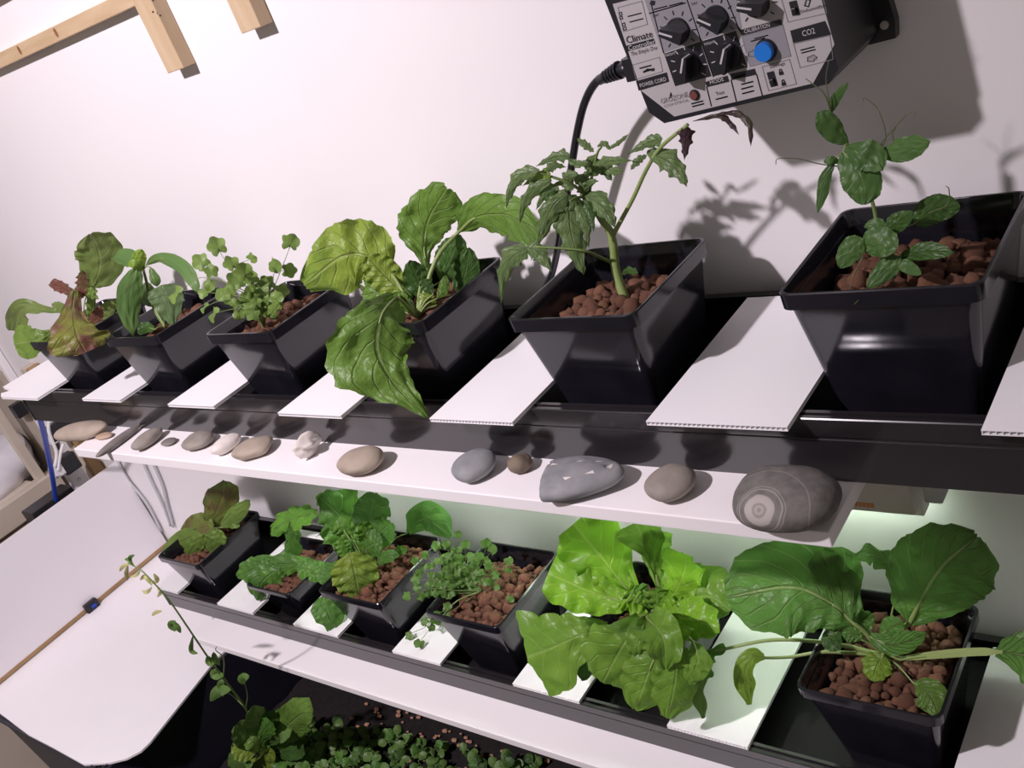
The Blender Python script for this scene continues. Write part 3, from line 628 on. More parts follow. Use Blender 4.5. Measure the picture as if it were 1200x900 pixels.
# clear tubes on the wall under the pebble shelf
for i, pts in enumerate(([(134, 533), (150, 562), (172, 590), (189, 622)], [(166, 538), (178, 565), (190, 590), (200, 616)], [(178, 540), (190, 568), (196, 592), (203, 617)])):
    tag(G().tube(spline([at(*p, YW - .006) for p in pts], 18), .0035, 8).build('clear_tube', M_tubeclear, smooth=True), 'clear thin tube hanging over the edge of the white partition' if i == 0 else 'clear thin tube of the close pair on the wall under the pebble shelf', 'tube', 'clear tubes under the pebble shelf end')

# ------------------------------------------------------------------ plants
PROF = {
 'oval': [(0, .04), (.15, .55), (.4, .96), (.55, 1), (.75, .82), (.92, .42), (1, .02)],
 'lance': [(0, .12), (.15, .6), (.4, 1), (.65, .95), (.85, .6), (1, .03)],
 'round': [(0, .25), (.12, .72), (.35, 1), (.6, 1), (.82, .78), (.95, .42), (1, .12)],
 'obov': [(0, .12), (.2, .3), (.45, .62), (.7, .95), (.85, 1), (.95, .78), (1, .45)],
 'fan': [(0, .15), (.15, .3), (.35, .6), (.6, .9), (.8, 1), (.92, .98), (1, .85)],
 'heart': [(0, .5), (.08, .85), (.25, 1), (.5, .92), (.75, .62), (.92, .25), (1, .02)],
 'strap': [(0, .5), (.2, .8), (.5, 1), (.8, .9), (1, .3)],
 'spear': [(0, .15), (.1, .65), (.25, 1), (.5, .8), (.75, .45), (1, .02)],
}
def interp(T, u, k=1):
    for a, b in zip(T, T[1:]):
        if u <= b[0]:
            t = (u - a[0]) / max(b[0] - a[0], 1e-6); t = t * t * (3 - 2 * t) * .5 + t * .5; return a[k] + (b[k] - a[k]) * t
    return T[-1][k]
class Plant:
    def __init__(s, name, base, label, cat='plant', group=None, dy=0.):
        s.dy = dy
        s.o = thing(name, base, label, cat, group); s.b = Vector(base); s.n = 0
    def pts(s, L): return [p if isinstance(p, Vector) else at(p[0], p[1], p[2] + s.dy) for p in L]
    def stem(s, L, r0=.002, r1=.001, mt=None, name='stem', par=None):
        return G().tube(spline(s.pts(L), 6 + 4 * len(L)), r0, 8, r1).build(name, mt or M_stem, par or s.o, smooth=True)
    def leaf(s, L, w, mt, prof='oval', roll=0., fold=.15, ruf=.05, rf=5., lob=0., ln=4., teeth=0., tn=9., asym=(1, 1), pet=.0011, pb=None, arch=0., nu=30, nv=8, rootm=None, name='leaf', cup=0.):
        s.n += 1; sd = s.n * 3.7 + s.b.x * 11
        P = spline(s.pts(L), nu + 1); T = PROF[prof] if isinstance(prof, str) else prof
        mid = P[nu // 2]; hw = w / 2 * depth(mid) / FPX; V = []; UV = []
        length = sum((P[i + 1] - P[i]).length for i in range(nu))
        c0p = None
        for i, p in enumerate(P):
            u = i / nu; t = (P[min(i + 1, nu)] - P[max(i - 1, 0)]).normalized(); v = (CP - p).normalized()
            c0 = t.cross(v); c0 = c0.normalized() if c0.length > 1e-5 else c0p; c0p = c0
            n0 = c0.cross(t).normalized()
            if n0.dot(v) < 0: n0 = -n0
            cr, sr = math.cos(math.radians(roll)), math.sin(math.radians(roll)); c = c0 * cr + n0 * sr; n = n0 * cr - c0 * sr
            for j in range(-nv, nv + 1):
                q = j / nv; sg = 0 if j < 0 else 1; ww = hw * (interp(T, u, 1 + (sg if len(T[0]) > 2 else 0))) * asym[sg]
                e = 1.0
                if lob: e -= lob * (.5 + .5 * math.cos(2 * math.pi * (ln * u + .13 * sg) + sd)) * abs(q) ** 2
                if teeth: e -= teeth * abs(((u * tn + .3 * sg + sd) % 1) - .5) * 2 * abs(q) ** 6
                e += .05 * noise.noise(Vector((u * 6, sg * 9 + 2, sd))) * abs(q)
                along = (1 - abs(q) ** 2.2) * 0
                x = q * ww * e
                h = -fold * abs(q) ** 1.3 * ww + cup * q * q * ww
                h += ruf * hw * 2 * (abs(q) ** 1.7) * math.sin(2 * math.pi * rf * u + sd + (1.9 if sg else 0)) * (.4 + .6 * min(1, interp(T, u)))
                h += .05 * hw * noise.noise(Vector((u * 7, q * 4, sd))) * 2
                h += arch * hw * math.sin(math.pi * u)
                V.append(p + c * x + n * h); UV.append((u, .5 + q * .5))
        m_ = 2 * nv + 1
        F = [(i * m_ + j, i * m_ + j + 1, (i + 1) * m_ + j + 1, (i + 1) * m_ + j) for i in range(nu) for j in range(m_ - 1)]
        o = build(name, V, F, mt, s.o, smooth=True, uv=UV)
        if pet:
            b = s.b if pb is None else (pb if isinstance(pb, Vector) else at(*pb)); e = P[0]
            md = b.lerp(e, .55) + Vector((0, 0, .12 * (e - b).length)); k = nu // 3
            back = (CP - mid).normalized() * -.0006
            G().tube(spline([b, md, e], 9) + [p + back for p in P[1:k]], pet, 7, pet * .45).build('petiole', rootm or M_stem, o, smooth=True)
        return o
    def frond(s, L, mt, n=4, size=14, pet=.0007, spread=1.0, lobes=3, tip=True, rootm=None, yj=.006):
        """compound leaf: a thin rachis with small lobed leaflets"""
        s.n += 1; rnd = random.Random(s.n * 13 + int(abs(s.b.x) * 1000)); P = spline(s.pts(L), 24); g = G(); g.tube(P, pet, 6, pet * .5)
        hw = size / 2 * depth(P[12]) / FPX
        spots = [(1.0, 0)] if tip else []
        for k in range(n): u = .35 + .6 * k / max(n, 1); spots += [(u, -1), (u, 1)]
        leafs = []
        for u, sd in spots:
            i = min(22, int(u * 23)); p = P[i]; t = (P[i + 1] - P[i]).normalized(); v = (CP - p).normalized(); c = t.cross(v).normalized()
            d = (t * (1 if sd == 0 else .35) + c * sd * spread + Vector([rnd.uniform(-.25, .25) for _ in range(3)])).normalized()
            n_ = (v + Vector((rnd.uniform(-.5, .5), rnd.uniform(-.3, .3), rnd.uniform(-.2, .6)))).normalized(); e = d.cross(n_).normalized(); n_ = e.cross(d)
            sz = hw * rnd.uniform(.8, 1.25) * (1.2 if sd == 0 else 1); cen = p + d * sz * .95
            V = [cen - d * sz * .2 + n_ * sz * .12]; UV = [(.3, .5)]; K = 26
            for k in range(K):
                a = 2 * math.pi * k / K; lobe = .68 + .32 * (abs(math.cos(a * (lobes + 2) / 2)) ** .6)
                if abs(a - math.pi) < .35: lobe *= .75
                q = cen + (d * math.cos(a) * 1.0 + e * math.sin(a) * .95) * sz * lobe + n_ * sz * .22 * math.sin(a * 3 + u * 9); V.append(q); UV.append((.5 + .4 * math.cos(a), .5 + .4 * math.sin(a)))
            leafs.append((V, [(0, 1 + k, 1 + (k + 1) % K) for k in range(K)], UV))
            g.tube([p, cen - d * sz * .2], pet * .6, 5)
        o = g.build('leaf', rootm or M_stemd, s.o, smooth=True)
        for V, F, UV in leafs: build('leaflet', V, F, mt, o, smooth=True, uv=UV)
        return o
def pbase(k, fx=.5, fy=.5, d=.022):
    x, w, y, z, zb, dp = POTS[k]; return Vector((x + w * fx, y + dp * fy, z - d))

# --- upper row: 1 red lettuce
p = Plant('red_lettuce', pbase(1, .35, .45), 'red and green loose lettuce in the pot at the trough end', 'lettuce', dy=-.03)
p.leaf([(66, 388, .04), (42, 398, .01), (16, 403, .0)], 42, K_greenlet, 'obov', fold=.2, ruf=.04)
p.leaf([(74, 366, .06), (46, 362, .05), (26, 362, .04), (17, 388, .03)], 26, K_olive, 'obov', roll=-10, fold=-.3, ruf=.06)
p.leaf([(88, 340, .05), (86, 368, .0), (90, 392, -.025), (100, 413, -.03)], 74, K_redlet, [(0, .18, .18), (.25, .28, .32), (.5, .55, .75), (.75, .95, 1), (.9, 1, .85), (1, .65, .3)], fold=.25, ruf=.06, teeth=.08)
p.leaf([(92, 352, .05), (80, 341, .05), (59, 331, .05)], 17, K_redder, 'obov', ruf=.12, teeth=.25, tn=6)
p.leaf([(90, 352, .05), (96, 335, .06), (97, 317, .06)], 19, K_redder, 'lance', roll=25, ruf=.12, teeth=.2, tn=5)
p.leaf([(109, 337, .09), (117, 312, .10), (115, 292, .105), (106, 274, .10)], 54, K_olive, 'round', fold=.2, ruf=.03)
p.leaf([(106, 372, .06), (107, 352, .06), (108, 335, .07)], 16, K_greenlet, 'strap', ruf=.2, lob=.4)
p.leaf([(112, 377, .08), (124, 365, .09), (137, 350, .10)], 17, K_olive, 'oval', ruf=.05)
p.leaf([(98, 380, .06), (112, 372, .05), (118, 358, .06)], 14, K_redder, 'oval', ruf=.1)
p.leaf([(88, 372, .05), (70, 360, .06), (60, 356, .06)], 12, K_olive, 'lance', ruf=.1)
# --- 2 lance-leaved plant
p = Plant('leafy_plant', pbase(2, .4, .45), 'smooth plant with a long hanging lance leaf and arching leaf', 'plant', dy=-.03)
T0 = at(168, 316, .045)
p.stem([p.b, at(180, 360, .05), T0], .0030, .0020, M_stemd)
p.leaf([(163, 312, .07), (154, 335, .055), (151, 362, .045), (156, 394, .035)], 29, K_zin, 'lance', fold=.15, ruf=.0, pb=T0)
p.leaf([(171, 311, .075), (187, 303, .07), (212, 312, .06), (226, 330, .05), (232, 345, .045)], 18, K_zin, 'lance', fold=.2, ruf=0, pb=T0, roll=-20)
p.leaf([(163, 309, .08), (148, 302, .09), (132, 304, .095)], 22, K_zin, 'lance', ruf=.0, pb=T0)
p.leaf([(166, 318, .07), (163, 304, .072), (166, 292, .075)], 17, K_zin2, 'oval', ruf=.03, pb=T0)
p.leaf([(168, 318, .07), (157, 310, .06), (150, 311, .06)], 12, K_zin2, 'oval', ruf=.02, pb=T0)
p.leaf([(176, 313, .075), (182, 328, .07), (184, 336, .07)], 12, K_zin, 'lance', ruf=.0, pb=T0)
p.leaf([(190, 334, .06), (196, 352, .05), (203, 383, .04)], 42, K_grey, 'heart', fold=.15, ruf=.04, teeth=.06)
p.leaf([(180, 360, .08), (174, 348, .08), (172, 330, .085)], 20, K_grey, 'oval')
p.leaf([(182, 386, .05), (170, 384, .05), (162, 392, .04)], 14, K_dark, 'oval')
# --- 3 coriander
p = Plant('coriander', pbase(3, .42, .32), 'light green coriander with small scalloped leaflets and thin stems', 'coriander', dy=-.03)
for L, n, sz in (([(300, 352, .05), (268, 335, .04), (240, 312, .035)], 2, 21), ([(300, 350, .05), (275, 322, .05), (258, 296, .05)], 1, 17), ([(298, 355, .04), (268, 345, .03), (244, 343, .025)], 2, 16),
                 ([(300, 350, .05), (285, 325, .05), (276, 316, .05)], 2, 15), ([(305, 355, .05), (298, 340, .045), (290, 326, .04)], 2, 18), ([(302, 362, .03), (275, 362, .02), (252, 367, .015)], 2, 15),
                 ([(312, 360, .06), (326, 325, .08), (340, 289, .09)], 3, 18), ([(310, 362, .05), (318, 335, .07), (322, 315, .075)], 1, 16), ([(306, 358, .05), (303, 350, .045), (296, 345, .04)], 2, 15),
                 ([(300, 350, .05), (240, 325, .03), (208, 345, .02)], 2, 17), ([(312, 368, .05), (318, 360, .05), (322, 352, .05)], 1, 16), ([(300, 360, .05), (310, 345, .05), (300, 332, .05)], 2, 16),
                 ([(300, 356, .05), (262, 352, .02), (240, 360, .015)], 1, 14), ([(300, 340, .05), (282, 312, .055), (292, 304, .06)], 1, 14)):
    p.frond([p.b] + L, K_cil, n, sz * 1.02)
p.leaf([(305, 372, .04), (316, 366, .04), (326, 355, .045)], 16, K_cil, 'obov', lob=.4, ln=3)
p.leaf([(300, 370, .04), (298, 358, .04), (300, 345, .045)], 18, K_cil, 'obov', lob=.4, ln=3)
# --- 4 mustard
p = Plant('mustard_plant', pbase(4, .55, .35), 'crinkled mustard plant with a large toothed leaf drooping over its pot', 'mustard')
p.leaf([(501, 318, .08), (497, 285, .09), (503, 255, .10), (524, 219, .10)], 74, K_mus, [(0, .05, .05), (.2, .3, .2), (.4, .9, .6), (.6, 1, .8), (.8, .75, .85), (.93, .5, .7), (1, .15, .3)], fold=.1, ruf=.06, teeth=.12, tn=11, pet=.0024)
p.leaf([(537, 272, .11), (560, 254, .10), (598, 254, .085), (630, 288, .06)], 60, K_mus, [(0, .1, .1), (.15, .6, .55), (.4, .85, 1), (.7, .75, .9), (.9, .5, .45), (1, .1, .1)], roll=-15, fold=.25, ruf=.05, teeth=.07, tn=10, pet=.0030)
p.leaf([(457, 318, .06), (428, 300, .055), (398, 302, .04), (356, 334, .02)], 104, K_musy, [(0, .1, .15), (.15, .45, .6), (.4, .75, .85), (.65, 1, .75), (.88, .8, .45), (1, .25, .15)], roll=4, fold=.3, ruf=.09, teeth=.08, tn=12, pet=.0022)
p.leaf([(482, 352, .05), (455, 342, .045), (424, 346, .04)], 52, K_mus, 'round', ruf=.12, teeth=.1, fold=.05, pet=.0018)
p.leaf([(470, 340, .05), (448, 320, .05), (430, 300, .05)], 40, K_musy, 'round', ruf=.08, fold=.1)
p.leaf([(464, 348, .03), (447, 370, -.035), (442, 410, -.055), (462, 450, -.065), (500, 490, -.070)], 128, K_mus, [(0, .3, .12), (.1, .5, .3), (.2, .62, .45), (.35, .75, .75), (.5, .72, 1.05), (.6, .55, 1.0), (.72, .38, .55), (.88, .24, .16), (1, .05, .02)], fold=.16, ruf=.06, teeth=.13, tn=12, nu=48, pet=.0022)
p.leaf([(462, 366, .03), (470, 354, .035), (478, 346, .04)], 28, K_mus, 'round', ruf=.05, teeth=.1)
p.leaf([(516, 330, .09), (528, 302, .10), (540, 275, .11)], 40, K_dark, 'oval', teeth=.1)
p.leaf([(536, 345, .09), (545, 320, .10), (550, 290, .11)], 34, K_dark, 'oval', ruf=.05)
p.leaf([(505, 350, .06), (490, 330, .06), (480, 305, .06)], 34, K_dark, 'oval', ruf=.05)
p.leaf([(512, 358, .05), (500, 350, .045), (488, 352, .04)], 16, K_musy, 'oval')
p.leaf([(508, 345, .05), (500, 335, .05), (492, 326, .05)], 15, K_dark, 'oval')
p.leaf([(512, 350, .05), (520, 338, .06), (522, 322, .07)], 14, K_mus, 'oval')
# --- 5 tomato
p = Plant('tomato_plant', pbase(5, .55, .55, .03), 'young tomato plant with a pale thick stem and drooping serrated leaflets', 'tomato')
S = [p.b, at(722, 318, .075), at(717, 277, .08), at(704, 255, .08), at(690, 230, .08), at(680, 205, .08)]
p.stem(S, .0052, .0030, M_stem, 'main_stem')
R_ = [at(718, 276, .08), at(728, 258, .085), at(742, 232, .085), at(758, 198, .08), at(775, 172, .075), at(806, 146, .07)]
p.stem(R_, .0026, .0016, M_stem, 'branch'); p.stem([at(717, 308, .075), at(700, 300, .06), at(680, 293, .045), at(625, 289, .03)], .0018, .0010, M_stemd, 'branch')
p.stem([at(690, 230, .08), at(668, 215, .06), at(640, 205, .05), at(628, 200, .045)], .0018, .001, M_stemd, 'branch')
p.stem([at(690, 228, .08), at(694, 205, .08), at(700, 180, .08), at(705, 172, .08)], .0018, .001, M_stemd, 'branch')
p.stem([at(690, 230, .08), at(675, 232, .06), at(668, 236, .05)], .0016, .001, M_stemd, 'branch')
tom = dict(lob=.32, ln=3.6, teeth=.22, tn=7, ruf=.05, fold=.25, pet=0)
for L, w, k, pf in (([(758, 178, .08), (782, 188, .07), (797, 204, .065), (805, 219, .06)], 36, K_tom, 'spear'), ([(776, 162, .075), (758, 168, .075), (735, 181, .07)], 21, K_tom, 'spear'),
        ([(803, 148, .07), (804, 165, .07), (802, 188, .065)], 24, K_tomp, 'spear'), ([(758, 182, .08), (748, 188, .075), (739, 199, .07)], 12, K_tom, 'lance'),
        ([(812, 142, .07), (842, 136, .07), (856, 145, .07), (866, 158, .065)], 9, K_tomp, 'lance'), ([(838, 134, .07), (862, 133, .065), (878, 146, .06), (880, 172, .055)], 11, K_tomp, 'lance'),
        ([(688, 206, .08), (712, 190, .075), (742, 188, .07)], 22, K_tom, 'spear'), ([(680, 226, .075), (702, 238, .065), (714, 252, .06), (721, 268, .055)], 36, K_tom, 'spear'),
        ([(668, 228, .06), (668, 262, .05), (674, 290, .045), (684, 322, .04)], 46, K_tom, 'heart'), ([(664, 226, .055), (648, 242, .045), (638, 264, .04), (631, 287, .035)], 34, K_tom, 'heart'),
        ([(646, 210, .05), (626, 222, .045), (614, 240, .04), (609, 262, .035)], 23, K_tom, 'spear'), ([(632, 199, .045), (610, 206, .04), (599, 222, .035), (593, 244, .03)], 24, K_tom, 'spear'),
        ([(668, 182, .06), (650, 184, .06), (628, 195, .055)], 19, K_tom, 'spear'), ([(696, 178, .08), (686, 170, .08), (676, 162, .08)], 12, K_tom, 'lance'),
        ([(712, 175, .08), (724, 168, .08), (737, 157, .08)], 7, K_tom, 'lance'), ([(694, 184, .085), (706, 196, .085), (717, 212, .08)], 16, K_dark, 'lance'),
        ([(660, 212, .06), (668, 205, .06), (678, 204, .06)], 20, K_tom, 'spear'), ([(672, 222, .06), (662, 215, .06), (648, 216, .06)], 18, K_tom, 'spear'), ([(688, 215, .07), (676, 208, .07), (666, 198, .07)], 18, K_tom, 'spear'),
        ([(690, 228, .075), (684, 214, .075), (690, 198, .075)], 24, K_tom, 'spear'), ([(692, 200, .08), (690, 190, .08), (700, 180, .08)], 18, K_tom, 'spear'), ([(680, 226, .07), (690, 214, .07), (702, 212, .07)], 16, K_tom, 'spear'),
        ([(645, 205, .05), (632, 206, .05), (612, 218, .05)], 20, K_musy, 'spear'), ([(650, 222, .05), (645, 232, .048), (640, 244, .045)], 14, K_dark, 'lance'), ([(664, 185, .06), (676, 192, .06), (690, 190, .06)], 12, K_tom, 'lance'),
        ([(618, 291, .03), (600, 302, .028), (590, 324, .025), (587, 356, .02)], 34, K_tom, 'spear'), ([(617, 290, .03), (632, 296, .028), (647, 319, .022)], 34, K_tom, 'spear'),
        ([(655, 220, .055), (640, 226, .05), (628, 246, .045)], 22, K_tom, 'spear'), ([(672, 232, .058), (660, 250, .05), (652, 276, .045)], 26, K_tom, 'heart'), ([(684, 234, .065), (692, 250, .058), (696, 272, .05)], 18, K_dark, 'spear'),
        ([(700, 195, .08), (716, 200, .075), (730, 200, .07)], 14, K_tom, 'lance'), ([(640, 200, .05), (650, 194, .055), (664, 196, .06)], 16, K_tom, 'spear'), ([(676, 238, .06), (686, 262, .052), (690, 290, .048)], 22, K_tom, 'spear'),
        ([(728, 322, .06), (737, 317, .055), (748, 320, .05)], 12, K_dark, 'oval'), ([(700, 172, .08), (708, 168, .08), (716, 176, .08)], 9, K_tom, 'lance')):
    p.leaf(L, w, k, pf, **tom)
# --- 6 pea
p = Plant('pea_shoot', pbase(6, .42, .42, .03), 'pea shoot with oval toothed leaves and curling tendrils below the control box', 'pea plant')
S = [p.b, at(1030, 285, .06), at(1024, 243, .065), at(1010, 205, .065), at(993, 170, .065), at(974, 132, .065)]
p.stem(S, .0019, .0012, M_stemd, 'main_stem')
pk = dict(ruf=.02, fold=.12, teeth=.05, tn=12, pet=.0006)
for L, w, k, pf, pb in (([(1028, 180, .06), (1048, 178, .055), (1070, 172, .05), (1090, 166, .045)], 30, K_pea, 'oval', (1008, 198, .065)), ([(988, 178, .06), (1004, 198, .05), (1012, 220, .045), (1012, 240, .042)], 46, K_pea, 'round', None),
        ([(990, 172, .06), (1008, 180, .05), (1022, 186, .05), (1034, 200, .045)], 40, K_pea, 'oval', None), ([(995, 168, .065), (980, 158, .06), (966, 140, .055), (958, 132, .055)], 27, K_pea, 'oval', (993, 170, .065)), ([(974, 132, .065), (978, 118, .065), (994, 96, .06)], 12, K_pea, 'lance', (974, 132, .065)),
        ([(978, 190, .06), (968, 206, .055), (964, 226, .05), (958, 250, .045)], 15, K_pea, 'lance', (985, 180, .065)), ([(985, 190, .06), (974, 188, .055), (965, 190, .055)], 11, K_pea, 'oval', (985, 180, .065)), ([(1012, 190, .06), (1020, 178, .06), (1026, 168, .058)], 16, K_pea, 'oval', (1005, 195, .065)),
        ([(1011, 280, .045), (998, 292, .04), (984, 314, .035)], 28, K_pea, 'round', (1030, 285, .06)), ([(1012, 292, .045), (1030, 284, .042), (1052, 290, .04)], 38, K_pea, 'round', (1030, 285, .06)), ([(1036, 272, .055), (1050, 262, .055), (1070, 248, .055)], 24, K_dark, 'oval', (1030, 285, .06)), ([(1040, 268, .06), (1028, 262, .06), (1012, 266, .06)], 14, K_pea, 'oval', (1030, 285, .06)),
        ([(1056, 300, .045), (1040, 314, .04), (1016, 338, .03)], 26, K_pea, 'oval', (1034, 292, .06)), ([(1052, 302, .05), (1085, 294, .045), (1118, 296, .04)], 22, K_dark, 'lance', (1034, 292, .06)), ([(1072, 262, .07), (1095, 245, .08), (1125, 243, .085)], 34, K_dark, 'round', (1034, 292, .06)), ([(1048, 306, .045), (1062, 312, .04), (1080, 322, .03)], 16, K_pea, 'oval', (1034, 292, .06))):
    p.leaf(L, w, k, pf, pb=pb if pb is not None else S[-2], **pk)
for L in ([(1028, 180, .06), (1035, 165, .06), (1048, 150, .06), (1062, 135, .06), (1072, 131, .06), (1071, 136, .058)], [(1030, 178, .06), (1038, 160, .06), (1030, 130, .06), (1014, 115, .06), (1011, 118, .06)], [(982, 195, .06), (960, 192, .055), (935, 186, .05), (912, 186, .045), (909, 193, .045)],
          [(974, 132, .065), (971, 115, .06), (968, 92, .06), (971, 72, .06)], [(974, 132, .065), (966, 110, .06), (952, 98, .06), (944, 92, .06)], [(1048, 170, .06), (1046, 155, .06), (1050, 148, .06), (1048, 154, .06)], [(1088, 250, .06), (1110, 240, .065), (1112, 222, .065), (1108, 218, .065)], [(1012, 300, .04), (1002, 320, .03), (995, 345, .01), (1000, 356, -.005), (1006, 352, -.008)]):
    p.stem(L, .00055, .0003, M_tendril, 'tendril')
# --- lower row: 1 flat lettuce
K_sdl = leafmat('olive_lettuce_leaf', (.15, .19, .045), (.24, .28, .10), (.15, .115, .045), 30, .45, .62, bump=.7)
p = Plant('lettuce_seedling', pbase('L1', .5, .45, .015), 'flat olive lettuce seedling with red-tinged leaves on the lower trough', 'lettuce')
p.leaf([(243, 620, .04), (254, 598, .05), (262, 578, .055), (262, 563, .055)], 40, K_sdl, 'oval', fold=.12, ruf=.03)
p.leaf([(258, 618, .04), (275, 604, .045), (293, 586, .05)], 20, K_greenlet, 'oval')
p.leaf([(262, 618, .04), (272, 612, .045), (280, 618, .045)], 16, K_greenlet, 'oval')
p.leaf([(250, 618, .035), (232, 620, .03), (212, 628, .025)], 36, K_sdl, 'round', ruf=.04)
p.leaf([(238, 622, .03), (212, 636, .015), (188, 656, .0)], 26, K_greenlet, 'lance')
p.leaf([(255, 618, .035), (252, 632, .02), (245, 648, .01)], 26, K_greenlet, 'oval')
p.leaf([(240, 626, .025), (228, 640, .01), (218, 656, .0)], 20, K_greenlet, 'oval')
# --- 2 kale in the low pot
p = Plant('kale_plant', pbase('L2', .6, .5, .012), 'thin kale with grey-green lobed leaves hanging over the low pot', 'kale')
p.leaf([(372, 668, .05), (348, 662, .03), (318, 662, .015), (285, 668, .0)], 30, K_kale, 'strap', lob=.3, ln=3, ruf=.08, fold=.25, pet=.0016, roll=15)
p.leaf([(330, 664, .02), (318, 672, .005), (306, 684, -.01), (302, 704, -.02)], 42, K_kale, 'round', lob=.25, ln=2.5, ruf=.08, fold=.3)
p.leaf([(310, 664, .01), (294, 668, .0), (278, 676, -.01)], 30, K_kale, 'round', lob=.2, ln=3, ruf=.06)
p.leaf([(372, 600, .06), (350, 606, .05), (332, 614, .045), (318, 628, .04)], 30, K_kalel, 'round', lob=.25, ln=4, ruf=.1, pb=(395, 650, .06))
p.leaf([(345, 612, .05), (343, 632, .045), (346, 660, .04)], 22, K_kale, 'strap', lob=.3, ln=3, ruf=.06, pb=(365, 600, .06))
p.leaf([(385, 672, .04), (365, 668, .03), (348, 664, .025)], 30, K_kale, 'strap', lob=.2, ln=2, pet=.0015)
# --- 3 kale with round leaf
p = Plant('kale_plant', pbase('L3', .35, .45, .015), 'bushy kale with one round yellow-green leaf and toothed upper leaves', 'kale')
p.leaf([(420, 660, .05), (410, 628, .055), (398, 604, .06), (374, 582, .06)], 84, K_kale, [(0, .1, .1), (.2, .5, .35), (.4, 1, .8), (.6, .9, 1), (.8, .6, .9), (1, .12, .3)], lob=.22, ln=4, teeth=.12, tn=9, ruf=.08, fold=.12, pet=.0020)
p.leaf([(412, 628, .055), (400, 612, .055), (376, 600, .055)], 34, K_kalel, 'round', lob=.25, ln=3, ruf=.1)
p.leaf([(385, 596, .06), (378, 588, .062), (375, 578, .062)], 16, K_kalel, 'round', lob=.3, ruf=.1)
p.leaf([(428, 630, .06), (434, 605, .07), (440, 578, .075)], 46, K_dark, 'round', ruf=.07, lob=.12)
p.leaf([(432, 640, .06), (445, 625, .065), (458, 612, .07)], 36, K_kale, 'round', ruf=.08)
p.leaf([(425, 648, .05), (430, 630, .055), (424, 612, .055)], 34, K_kalel, 'round', lob=.25, ln=3, ruf=.12)
p.leaf([(424, 648, .05), (436, 638, .05), (448, 636, .055)], 40, K_kale, 'round', ruf=.06)
p.leaf([(408, 652, .03), (402, 642, .03), (398, 630, .035)], 22, K_kalel, 'round', lob=.3, ruf=.1)
p.leaf([(410, 648, .02), (414, 664, .01), (418, 684, .0), (420, 700, -.005)], 56, K_round, 'round', fold=.1, ruf=.06, teeth=.06, tn=12, pet=.0016)
p.leaf([(379, 698, -.005), (382, 712, -.02), (388, 728, -.03), (392, 746, -.035)], 46, K_kale, [(0, .1, .1), (.15, .5, .75), (.45, 1, .85), (.75, .65, .5), (1, .1, .05)], fold=.2, ruf=.05, lob=.15, ln=3, pet=.0012)
p.leaf([(478, 625, .10), (492, 610, .105), (508, 612, .11), (528, 630, .11)], 46, K_kale, [(0, .15, .15), (.2, .7, .6), (.5, 1, .6), (.8, .8, .5), (1, .15, .1)], fold=.2, ruf=.03, pet=.0012, pb=(450, 650, .08))
p.leaf([(462, 650, .08), (470, 644, .08), (472, 640, .08)], 14, K_kale, 'oval')
p.leaf([(440, 662, .04), (455, 652, .04), (468, 650, .05)], 15, K_kale, 'oval')
p.leaf([(400, 660, .02), (382, 672, .01), (364, 672, .0)], 26, K_kale, 'oval', lob=.2, ruf=.06)
# --- 4 chervil
p = Plant('chervil', pbase('L4', .35, .45, .015), 'fine feathery chervil with a sprig lying on the board', 'chervil')
for L, n, sz in (([(535, 690, .03), (516, 668, .03), (500, 652, .03)], 4, 16), ([(535, 690, .03), (530, 665, .04), (524, 640, .05)], 5, 17), ([(532, 692, .02), (505, 690, .01), (478, 698, .0)], 5, 16), ([(534, 692, .03), (515, 680, .02), (490, 680, .01)], 4, 16),
                 ([(540, 690, .04), (545, 670, .045), (545, 640, .06)], 5, 17), ([(545, 692, .04), (558, 670, .05), (576, 646, .06)], 5, 18), ([(548, 695, .04), (568, 675, .05), (594, 658, .06)], 4, 17), ([(540, 692, .04), (550, 675, .045), (556, 662, .05)], 5, 16),
                 ([(555, 708, .03), (575, 712, .03), (598, 704, .035)], 2, 12), ([(540, 690, .035), (528, 668, .035), (512, 642, .04)], 5, 16), ([(540, 690, .04), (535, 655, .05), (535, 628, .06)], 4, 15), ([(545, 690, .04), (562, 665, .055), (570, 640, .07)], 4, 15),
                 ([(530, 694, .02), (500, 672, .015), (488, 660, .01)], 3, 14), ([(552, 700, .04), (574, 690, .045), (596, 668, .05)], 3, 14)):
    p.frond([p.b] + L, K_cherv, n, sz * .66, lobes=3)
zb_ = ZL + .006
p.frond([p.b, at(530, 715, .0), at(516, 718, -.020), atz(505, 735, zb_ + .010), atz(492, 752, zb_ + .004)], K_seed, 2, 13)
p.frond([at(512, 722, -.022), atz(498, 735, zb_ + .008), atz(482, 742, zb_ + .004)], K_seed, 1, 10)
p.leaf([(518, 722, -.02), (512, 724, -.025), (505, 730, -.03)], 16, K_kale, 'round')
